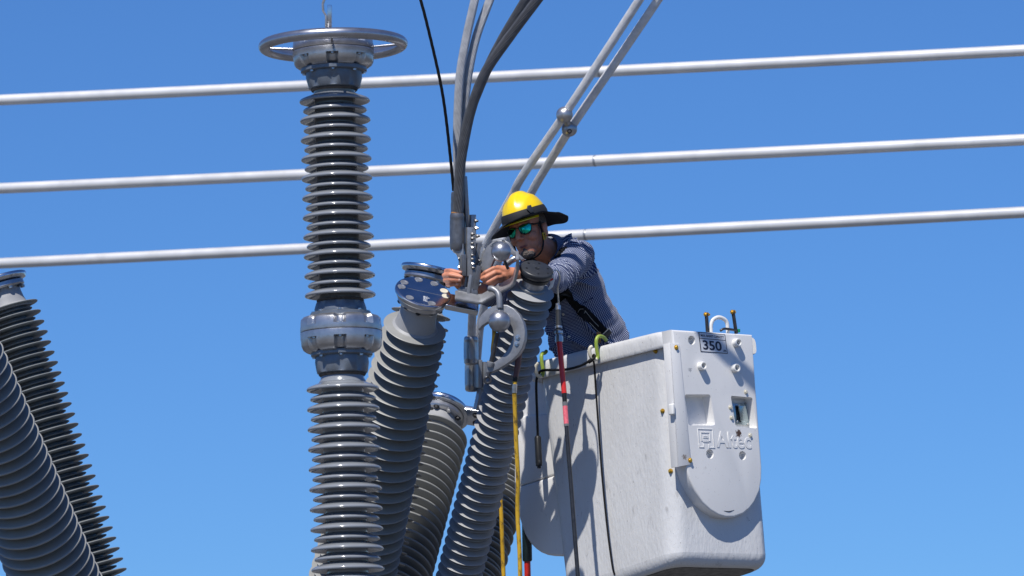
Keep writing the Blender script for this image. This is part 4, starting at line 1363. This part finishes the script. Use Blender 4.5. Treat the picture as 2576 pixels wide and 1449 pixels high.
# his right hand, wrapped round the far side of the lugs
capsule(G, WR_R, at(1148, 703, 23.84), 0.028, 0.028)
capsule(G, at(1146, 698, 23.83), at(1134, 690, 23.81), 0.024, 0.018)
capsule(G, at(1146, 706, 23.83), at(1136, 706, 23.80), 0.022, 0.017)
finger([(1136, 684, 23.80), (1123, 682, 23.765), (1134, 681, 23.728), (1158, 686, 23.708)], [0.013, 0.0118, 0.0108, 0.0088])
finger([(1132, 693, 23.795), (1118, 693, 23.755), (1132, 692, 23.712), (1160, 697, 23.700)], [0.013, 0.0122, 0.0112, 0.009])
finger([(1133, 703, 23.795), (1120, 705, 23.755), (1132, 704, 23.715), (1156, 705, 23.705)], [0.013, 0.0118, 0.0106, 0.0088])
finger([(1137, 712, 23.80), (1126, 716, 23.765), (1134, 716, 23.73), (1150, 715, 23.72)], [0.012, 0.0108, 0.0098, 0.0082])
finger([(1150, 690, 23.83), (1160, 686, 23.80), (1170, 684, 23.80)], [0.015, 0.012, 0.010])
body = put('body', melt(G, 0.0030, 3), SKIN, PE)

# nails
for x, y, d in ((1160, 685.5, 23.7005), (1162, 696.5, 23.692), (1158, 704.5, 23.697), (1152, 714.5, 23.7125)):
    G = Geo()
    ellip(G, at(x - 2, y, d), 0.0065, 0.0052, 0.0022, Matrix((cr, cu, cb)).transposed())
    put('fingernail', G, NAIL, body)
# lips
G = Geo()
capsule(G, hp(-0.020, 0.0855, -0.0705), hp(0.020, 0.0855, -0.0705), 0.0035, 0.0035)
capsule(G, hp(-0.013, 0.0885, -0.0725), hp(0.013, 0.0885, -0.0725), 0.0055, 0.0055)
put('lips', melt(G, 0.0016, 3), LIP, body)
# goatee: a rough shell over the chin
G = Geo()
ellip(G, hp(0, 0.058, -0.108), 0.036, 0.036, 0.024, H3)
ellip(G, hp(0, 0.083, -0.107), 0.020, 0.015, 0.019, H3)
ellip(G, hp(0, 0.087, -0.088), 0.008, 0.007, 0.008, H3)
gm = melt(G, 0.0022, 2)
for v, nn in [(v, v.normal.copy()) for v in gm.vertices]:
    v.co += nn * 0.0028 * (noise.noise(v.co * 260) + 0.3 * noise.noise(v.co * 600))
put('goatee', gm, HAIR, body)
# short hair at the back and sides, under the hat
G = Geo()
ellip(G, hp(0, -0.022, 0.03), 0.0795, 0.092, 0.082, H3)
capsule(G, hp(0, -0.09, -0.02), hp(0, -0.085, 0.03), 0.03, 0.04)
hm = melt(G, 0.005, 1)
put('hair', hm, HAIR, body)

# sunglasses
SG = Geo()
FRM = mat('black_glasses_frame', (0.01, 0.01, 0.011), 0.3)
LENS = mat('green_mirror_lens', (0.02, 0.42, 0.27), 0.08, 1.0, var=0.75, vscale=38, rvar=0.05)
def gl(u, v, off=0.0):        # curved front of the glasses
    return hp(u, 0.098 - 6.5 * u * u + off - 0.06 * v, 0.004 + v)
lens_out = [(0.008, 0.012), (0.030, 0.017), (0.056, 0.016), (0.062, 0.008), (0.058, -0.012), (0.048, -0.022), (0.030, -0.025), (0.016, -0.018), (0.009, -0.005)]
glo = put('sunglasses', (lambda G: [G.tube([gl(s * u, v * 1.06, 0.0015) for u, v in lens_out] + [gl(s * lens_out[0][0], lens_out[0][1] * 1.06, 0.0015)], 0.0028, 8) for s in (-1, 1)] and G)(SG), FRM, PE)
for s in (-1, 1):
    G = Geo()
    c = (0.034, -0.003)
    vs = [gl(s * c[0], c[1], 0.0048)]
    rings = 5
    pts = []
    m = 36
    loop = spline([V((u, v, 0)) for u, v in lens_out + lens_out[:1]], 4)[:-1]
    m = len(loop)
    for q in range(1, rings + 1):
        f = q / rings
        for p in loop:
            u, v = c[0] + (p.x - c[0]) * f, c[1] + (p.y - c[1]) * f
            vs.append(gl(s * u, v, 0.0048 - 0.003 * f * f))
    fs = [(0, 1 + i, 1 + (i + 1) % m) for i in range(m)]
    for q in range(rings - 1):
        for i in range(m):
            j = (i + 1) % m
            fs.append((1 + q * m + i, 1 + q * m + j, 1 + (q + 1) * m + j, 1 + (q + 1) * m + i))
    if s < 0: fs = [f[::-1] for f in fs]
    G.add(vs, fs)
    put('lens', G, LENS, glo)
    G = Geo()
    G.tube([gl(s * 0.061, 0.010), hp(s * 0.072, 0.055, 0.012), hp(s * 0.079, 0.0, 0.012)], [0.005, 0.004, 0.003], 8)
    put('temple', G, FRM, glo)
G = Geo()
G.tube([gl(-0.010, 0.006, 0.002), gl(0, 0.009, 0.003), gl(0.010, 0.006, 0.002)], 0.003, 8)
put('bridge', G, FRM, glo)

# hard hat: dome, band, peak and cloth sun shade
hatR = Matrix.Rotation(R(-4), 3, 'X')
def htp(x, y, z):
    return hp(0, -0.004, 0.056) + H3 @ (hatR @ V((x, y, z)))
def dome_pt(a, e, sc=1.0):
    rx, ry, rz = 0.098, 0.120, 0.118
    x, y, z = rx * math.cos(a) * math.cos(e), ry * math.sin(a) * math.cos(e), rz * math.sin(e)
    rid = (math.exp(-(x / 0.026) ** 6) * 0.008 + math.exp(-((abs(x) - 0.060) / 0.006) ** 2) * 0.004) * max(0, math.sin(e)) ** 0.6
    k_ = sc
    return htp(x * k_, y * k_, z * k_ + rid)
G = Geo()
ns, ne = 64, 18
vs = [dome_pt(2 * math.pi * i / ns, R(88 * j / ne)) for j in range(ne + 1) for i in range(ns)]
fs = [(j * ns + i, j * ns + (i + 1) % ns, (j + 1) * ns + (i + 1) % ns, (j + 1) * ns + i) for j in range(ne) for i in range(ns)]
fs.append(tuple(ne * ns + i for i in range(ns)))
G.add(vs, fs)
# peak of the hat below the shade
pk = []
for j in range(2):
    for i in range(25):
        a = R(20 + 140 * i / 24)
        rr = 1.0 if j == 0 else 1.0 + 0.26 * math.sin(R(180 * i / 24)) ** 0.7
        p = htp(0.098 * rr * math.cos(a), 0.120 * rr * math.sin(a), 0.0 - (0.010 if j else 0))
        pk.append(p)
pk2 = [p - (H3 @ hatR @ V((0, 0, 0.004))) for p in pk]
n = 25
fs = [(i, i + 1, n + i + 1, n + i) for i in range(n - 1)] + [(2 * n + i, 3 * n + i, 3 * n + i + 1, 2 * n + i + 1) for i in range(n - 1)] + [(n + i, n + i + 1, 3 * n + i + 1, 3 * n + i) for i in range(n - 1)]
G.add(pk + pk2, fs)
hat = put('hard_hat', G.mesh('hard_hat', 45), HIVIS, PE)
G = Geo()
bz = [(-0.004, 1.0), (-0.004, 1.045), (0.012, 1.05), (0.030, 1.035), (0.037, 1.012), (0.037, 0.96)]
vs, fs = [], []
for z, s in bz:
    for i in range(ns):
        a = 2 * math.pi * i / ns
        f = math.sqrt(max(0.0, 1 - (max(z, 0) / 0.118) ** 2)) * s
        wv = 1 + 0.008 * noise.noise(V((math.cos(a) * 4, math.sin(a) * 4, z * 30)))
        vs.append(htp(0.098 * f * wv * math.cos(a), 0.120 * f * wv * math.sin(a), z))
fs = [(j * ns + i, j * ns + (i + 1) % ns, (j + 1) * ns + (i + 1) % ns, (j + 1) * ns + i) for j in range(len(bz) - 1) for i in range(ns)]
G.add(vs, fs)
put('hat_band', G, CLOTH, hat)
# brim: local angle 90 deg = forwards; width and droop vary round the head
BR = [  # angle, reach, height
    (0, 0.070, -0.045), (30, 0.072, -0.045), (60, 0.062, -0.026), (90, 0.044, 0.000), (120, 0.040, 0.008), (150, 0.046, 0.006), (180, 0.066, -0.018), (210, 0.085, -0.050), (240, 0.092, -0.068), (270, 0.08, -0.06), (300, 0.075, -0.05), (330, 0.07, -0.05)]
def brv(a):
    a = a % 360
    i = int(a // 30)
    t = (a - 30 * i) / 30
    t = t * t * (3 - 2 * t)
    p, q = BR[i], BR[(i + 1) % 12]
    return lerp(p[1], q[1], t), lerp(p[2], q[2], t)
G = Geo()
nb_, nr_ = 96, 8
vs = []
for side in (0, 1):
    for j in range(nr_ + 1):
        f = j / nr_
        for i in range(nb_):
            a = 360 * i / nb_
            w, h = brv(a)
            aa = R(a)
            h2 = h * f ** 1.25 + 0.004 * noise.noise(V((math.cos(aa) * 3, math.sin(aa) * 3, f * 2))) * f
            ux, uy = math.cos(aa), math.sin(aa)
            vs.append(htp(ux * (0.099 + w * f), uy * (0.121 + w * f), h2 - side * 0.0035))
o2 = (nr_ + 1) * nb_
fs = []
for j in range(nr_):
    for i in range(nb_):
        m = (i + 1) % nb_
        fs.append((j * nb_ + i, (j + 1) * nb_ + i, (j + 1) * nb_ + m, j * nb_ + m))
        fs.append((o2 + j * nb_ + i, o2 + j * nb_ + m, o2 + (j + 1) * nb_ + m, o2 + (j + 1) * nb_ + i))
for i in range(nb_):
    m = (i + 1) % nb_
    fs.append((nr_ * nb_ + i, o2 + nr_ * nb_ + i, o2 + nr_ * nb_ + m, nr_ * nb_ + m))
G.add(vs, fs)
put('sun_shade', G.mesh('sun_shade', 60), CLOTH, hat)
# lamp clip on the band, on the side that faces the camera
def band_pt(adeg, z, out=1.06):
    a = R(adeg)
    return htp(0.098 * out * math.cos(a), 0.120 * out * math.sin(a), z)
ca = 140
cc = band_pt(ca, 0.028, 1.05)
no = (band_pt(ca, 0.028, 1.2) - cc).normalized()
tx = (H3 @ hatR @ V((0, 0, 1)))
sx_ = no.cross(tx).normalized()
G = Geo()
G.prism([cc + sx_ * -0.013 + tx * -0.014 + no * 0.006, cc + sx_ * 0.004 + tx * -0.018 + no * 0.008, cc + sx_ * 0.015 + tx * 0.004 + no * 0.006, cc + sx_ * 0.006 + tx * 0.020 + no * 0.003, cc + sx_ * -0.010 + tx * 0.019 + no * 0.003], -no * 0.012, 0.003)
put('lamp_clip', G, BLKG, hat)
# chin strap and buckle
G = Geo()
G.tube(spline([hp(0.082, 0.02, 0.02), hp(0.082, 0.022, -0.03), hp(0.074, 0.03, -0.075), hp(0.05, 0.05, -0.122), hp(0.0, 0.068, -0.136), hp(-0.05, 0.05, -0.122), hp(-0.074, 0.03, -0.075), hp(-0.08, 0.02, 0.02)], 8), 0.0078, 10, flat=0.45)
put('chin_strap', G, WEB, hat)
for s in (1, -1):
    G = Geo()
    q = [hp(s * 0.084, 0.010, -0.035), hp(s * 0.085, 0.034, -0.037), hp(s * 0.082, 0.030, -0.066), hp(s * 0.081, 0.008, -0.062)]
    G.tube(q + q[:1], 0.0028, 8)
    put('strap_buckle', G, mat('buckle_yellow', (0.6, 0.42, 0.02), 0.4) if s == 1 else MATS['buckle_yellow'], hat)

# ---- shirt
G = Geo()
tor = [(CHEST + cu * 0.01, 0.0), (HIP, 0)]
side = (SH_L - SH_R).normalized()
tz = (CHEST - HIP).normalized()
side = (side - tz * side.dot(tz)).normalized()
T3 = Matrix((side, tz.cross(side), tz)).transposed()
def tp(f, sx=0.0, fy=0.0):      # along the trunk from hip (0) to chest (1)
    return lerp(HIP, CHEST, f) + side * sx + T3.col[1] * fy
for i in range(10):
    f = i / 9
    q = 1.08 - 1.2 * f
    ellip(G, tp(q, 0.030 + 0.034 * f), lerp(0.178, 0.194, min(1, f * 1.3)), lerp(0.122, 0.140, f), 0.14, T3)
capsule(G, SH_L, SH_R, 0.074, 0.070)
capsule(G, lerp(SH_L, SH_R, .5) + cu * 0.03, CHEST, 0.072, 0.12)
capsule(G, at(1398, 634, 24.33), SH_L + cu * 0.008, 0.058, 0.066)
capsule(G, at(1376, 650, 24.33), at(1418, 620, 24.30), 0.062, 0.052)
capsule(G, SH_L, lerp(SH_L, EL_L, 0.55), 0.078, 0.070); capsule(G, lerp(SH_L, EL_L, 0.55), EL_L, 0.070, 0.060)
capsule(G, EL_L, lerp(EL_L, WR_L, 0.42), 0.060, 0.052)
capsule(G, SH_R, EL_R, 0.072, 0.058); capsule(G, EL_R, lerp(EL_R, WR_R, 0.42), 0.058, 0.050)
sm_ = melt(G, 0.0055, 10)
# folds: drag lines that run from the armpit and waist
bones = [(HIP - tz * 0.2, CHEST + tz * 0.1), (SH_L, EL_L), (EL_L, WR_L), (SH_R, EL_R), (EL_R, WR_R)]
def bone_of(p):
    best, bi = 9, 0
    for i, (a, b) in enumerate(bones):
        t = max(0, min(1, (p - a).dot(b - a) / (b - a).length_squared))
        d = (p - lerp(a, b, t)).length - (0.15 if i == 0 else 0.066)
        if d < best: best, bi = d, i
    return bi
arm = (EL_L - SH_L).normalized()
NOR = [v.normal.copy() for v in sm_.vertices]
CO = [v.co.copy() for v in sm_.vertices]
for ix, p in enumerate(CO):
    bi = bone_of(p)
    a, b = bones[bi]
    ax = (b - a).normalized()
    al = (p - a).dot(ax)
    q = p - a - ax * al
    # stretched coordinates make folds run across or along the limb
    w = noise.noise(p * 5) * 0.9
    if bi == 0:
        s1 = (p - HIP).dot(tz); s2 = (p - HIP).dot(side)
        ph = (s1 * 34 + s2 * 62 + 5.0 * noise.noise(p * 4.6))
        rid = (1 - abs(math.sin(ph * 0.5))) ** 2.2
        msk = max(0.0, 0.45 + 1.5 * noise.noise(p * 4.0 + V((3, 1, 2))))
        ph2 = s1 * 85 - s2 * 40 + 6.0 * noise.noise(p * 5.5 + V((7, 0, 0)))
        rid2 = (1 - abs(math.sin(ph2 * 0.5))) ** 2.4 * max(0.0, 0.2 + 1.6 * noise.noise(p * 4.5 + V((0, 9, 2))))
        f = 0.034 * rid * msk + 0.024 * rid2 - 0.008
        f += 0.014 * noise.noise(V((s1 * 5, s2 * 11, 1.7)))
    else:
        qa = math.atan2(q.dot(cu), q.dot(cr))
        ph = al * 105 + 2.0 * qa + 4.5 * noise.noise(p * 8)
        msk = max(0.0, 0.5 + 1.5 * noise.noise(p * 7 + V((1, 5, 3))))
        f = 0.016 * (1 - abs(math.sin(ph * 0.5))) ** 2.2 * msk + 0.009 * noise.noise(p * 11) - 0.003
    CO[ix] = p + NOR[ix] * f
sm_.vertices.foreach_set('co', [c for p in CO for c in p])
sm_.update()
uv = sm_.uv_layers.new(name='UVMap')
UVL = [0.0] * (2 * len(sm_.loops))
SV = [v.co.copy() for v in sm_.vertices]
for poly in sm_.polygons:
    bi = bone_of(poly.center)
    a, b = bones[bi]
    ax = (b - a).normalized()
    ux = (side if bi == 0 else cu)
    ux = (ux - ax * ux.dot(ax)).normalized()
    uy = ax.cross(ux)
    rr = 0.16 if bi == 0 else 0.066
    c0 = (poly.center - a)
    an0 = math.atan2(c0.dot(uy), c0.dot(ux))
    for li, vi in zip(poly.loop_indices, poly.vertices):
        p = SV[vi] - a
        an = math.atan2(p.dot(uy), p.dot(ux))
        if an - an0 > math.pi: an -= 2 * math.pi
        if an - an0 < -math.pi: an += 2 * math.pi
        UVL[2 * li], UVL[2 * li + 1] = an * rr, p.dot(ax)
uv.data.foreach_set('uv', UVL)
SHIRT = bpy.data.materials.new('blue_check_cloth')
SHIRT.use_nodes = True
t = SHIRT.node_tree
pb = t.nodes['Principled BSDF']
pb.inputs['Roughness'].default_value = 0.85
pb.inputs['Specular IOR Level'].default_value = 0.2
pb.inputs['Sheen Weight'].default_value = 0.15
uvn = t.nodes.new('ShaderNodeUVMap')
def stripes(axis):
    sp = t.nodes.new('ShaderNodeSeparateXYZ'); t.links.new(uvn.outputs[0], sp.inputs[0])
    m = t.nodes.new('ShaderNodeMath'); m.operation = 'MULTIPLY'; m.inputs[1].default_value = 2 * math.pi / 0.0066
    t.links.new(sp.outputs[axis], m.inputs[0])
    s = t.nodes.new('ShaderNodeMath'); s.operation = 'SINE'; t.links.new(m.outputs[0], s.inputs[0])
    r = t.nodes.new('ShaderNodeMapRange'); r.inputs['From Min'].default_value = -0.25; r.inputs['From Max'].default_value = 0.5
    t.links.new(s.outputs[0], r.inputs['Value'])
    return r.outputs[0]
ad = t.nodes.new('ShaderNodeMath'); ad.operation = 'ADD'
t.links.new(stripes(0), ad.inputs[0]); t.links.new(stripes(1), ad.inputs[1])
hv = t.nodes.new('ShaderNodeMath'); hv.operation = 'MULTIPLY'; hv.inputs[1].default_value = 0.5
t.links.new(ad.outputs[0], hv.inputs[0])
rp = t.nodes.new('ShaderNodeValToRGB')
rp.color_ramp.elements[0].color = (0.012, 0.019, 0.06, 1)
rp.color_ramp.elements[1].color = (0.56, 0.59, 0.66, 1)
e = rp.color_ramp.elements.new(0.5); e.color = (0.045, 0.066, 0.17, 1)
t.links.new(hv.outputs[0], rp.inputs['Fac'])
t.links.new(rp.outputs[0], pb.inputs['Base Color'])
shirt = put('shirt', sm_, SHIRT, PE)
bpy.context.view_layer.update()
BV = BVHTree.FromPolygons([v.co.copy() for v in sm_.vertices], [p.vertices[:] for p in sm_.polygons])
def hit(px, py, off=0.004):
    r = ray(px, py).normalized()
    loc, nor, ix, di = BV.ray_cast(CAM, r)
    if loc is None:
        return at(px, py, 24.15), cb
    return loc + nor * off, nor
# collar
G = Geo()
def collar_band(pts, w, m, name, par, thick=0.004):
    G = Geo()
    vs = []
    n = len(pts)
    cen = []
    for i, (x, y) in enumerate(pts):
        cen.append(hit(x, y, thick))
    for i in range(n):
        p, nn = cen[i]
        tn = (cen[min(i + 1, n - 1)][0] - cen[max(i - 1, 0)][0]).normalized()
        sd = tn.cross(nn).normalized()
        for s, o in ((-1, -thick), (-1, thick * 0.6), (1, thick * 0.6), (1, -thick)):
            vs.append(p + sd * w * s + nn * o)
    fs = []
    for i in range(n - 1):
        for a in range(4):
            b = (a + 1) % 4
            fs.append((i * 4 + a, i * 4 + b, i * 4 + 4 + b, i * 4 + 4 + a))
    fs += [(3, 2, 1, 0), tuple((n - 1) * 4 + a for a in range(4))]
    b = bmesh.new()
    bv = [b.verts.new(v) for v in vs]
    for f in fs: b.faces.new([bv[i] for i in f])
    bmesh.ops.recalc_face_normals(b, faces=b.faces[:])
    G.bm(b)
    return put(name, G, m, par)
def sl(pts, n=6):
    return [(p.x, p.y) for p in spline([V((x, y, 0)) for x, y in pts], n)]
# harness
HR = tag(put('harness', (lambda: None)() or Geo().box(xf(tp(0.12) - T3.col[1] * 0.0, tz), (0.01, 0.01, 0.01)), WEB, PE), None, None)
collar_band(sl([(1418, 733), (1450, 768), (1490, 808), (1528, 852)]), 0.026, WEB, 'strap', HR)
collar_band(sl([(1350, 795), (1375, 775), (1405, 745), (1430, 728)]), 0.026, WEB, 'strap', HR)
collar_band(sl([(1402, 648), (1407, 640), (1413, 632), (1420, 625)], 3), 0.016, WEB, 'strap', HR)
STITCH = mat('pale_stitching', (0.5, 0.47, 0.4), 0.8)
for pts in ([(1455, 790), (1461, 776), (1470, 785), (1457, 792)], [(1480, 812), (1520, 855)], [(1468, 780), (1505, 820)]):
    G = Geo()
    G.tube([hit(x, y, 0.0085)[0] for x, y in sl(pts, 4)], 0.0011, 6)
    put('stitching', G, STITCH, HR)
p, nn = hit(1522, 842, 0.010)
G = Geo()
dirs = (hit(1528, 852)[0] - hit(1490, 808)[0]).normalized()
G.box(xf(p, nn, 1, dirs), (0.026, 0.062, 0.007), 0.002)
put('buckle', G, BLKG, HR)
G = Geo()
G.box(xf(p + dirs * -0.012 + nn * 0.004, nn, 1, dirs), (0.004, 0.066, 0.006), 0.0015)
put('buckle_bar', G, STEEL, HR)
p, nn = hit(1506, 848, 0.006)
G = Geo(); G.box(xf(p, nn, 1, cr), (0.02, 0.05, 0.008), 0.003)
put('leather_pad', G, LEATH, HR)
for x, y in ((1431, 848), (1418, 790)):
    p, nn = hit(x, y, 0.003)
    G = Geo(); G.lathe([(0.0055, 0), (0.0055, 0.0025), (0.004, 0.003)], xf(p, nn), 14)
    put('button', G, IVO, shirt)
# pocket flap edge and placket seam
for pts in ([(1446, 778), (1470, 762), (1492, 748)], [(1412, 800), (1420, 830), (1440, 862)]):
    G = Geo()
    G.tube([hit(x, y, 0.001)[0] for x, y in sl(pts, 5)], 0.0022, 6)
    put('seam', G, MATS['dark_denim'], shirt)
# shirt collar round the neck
CW = bpy.data.materials.new('collar')
nk = (hp(0, -0.012, -0.06) - NECK).normalized()
nc = lerp(NECK, hp(0, -0.012, -0.06), 0.42)
G = Geo()
vs, fs = [], []
ns2 = 40
N3 = frame(nk, hF)
for j, (r_, z_) in enumerate(((0.074, -0.02), (0.068, 0.018), (0.073, 0.022), (0.088, -0.018), (0.090, -0.028))):
    for i in range(ns2):
        a = R(25 + 310 * i / (ns2 - 1))
        vs.append(nc + N3 @ V((r_ * math.cos(a), r_ * math.sin(a), z_ + 0.006 * math.cos(a * 2))))
for j in range(4):
    for i in range(ns2 - 1):
        fs.append((j * ns2 + i, j * ns2 + i + 1, (j + 1) * ns2 + i + 1, (j + 1) * ns2 + i))
G.add(vs, fs)
cm = G.mesh('collar', 60)
uvc = cm.uv_layers.new(name='UVMap')
for l in cm.loops:
    i, j = l.vertex_index % ns2, l.vertex_index // ns2
    uvc.data[l.index].uv = (i * 0.0108, (0, 0.038, 0.042, 0.084, 0.094)[j])
put('collar', cm, SHIRT, shirt)
# trousers inside the bucket
G = Geo()
ellip(G, HIP - tz * 0.16, 0.17, 0.13, 0.14, T3)
fl = bil({c: lerp(cB[c], cT[c], 0.07) for c in cB}, .5, .5)
for s in (-1, 1):
    capsule(G, HIP - tz * 0.18 + side * 0.08 * s, fl + side * 0.1 * s + V((0, 0, 0.06)), 0.095, 0.055)
put('trousers', melt(G, 0.012, 3), DENIM, PE)
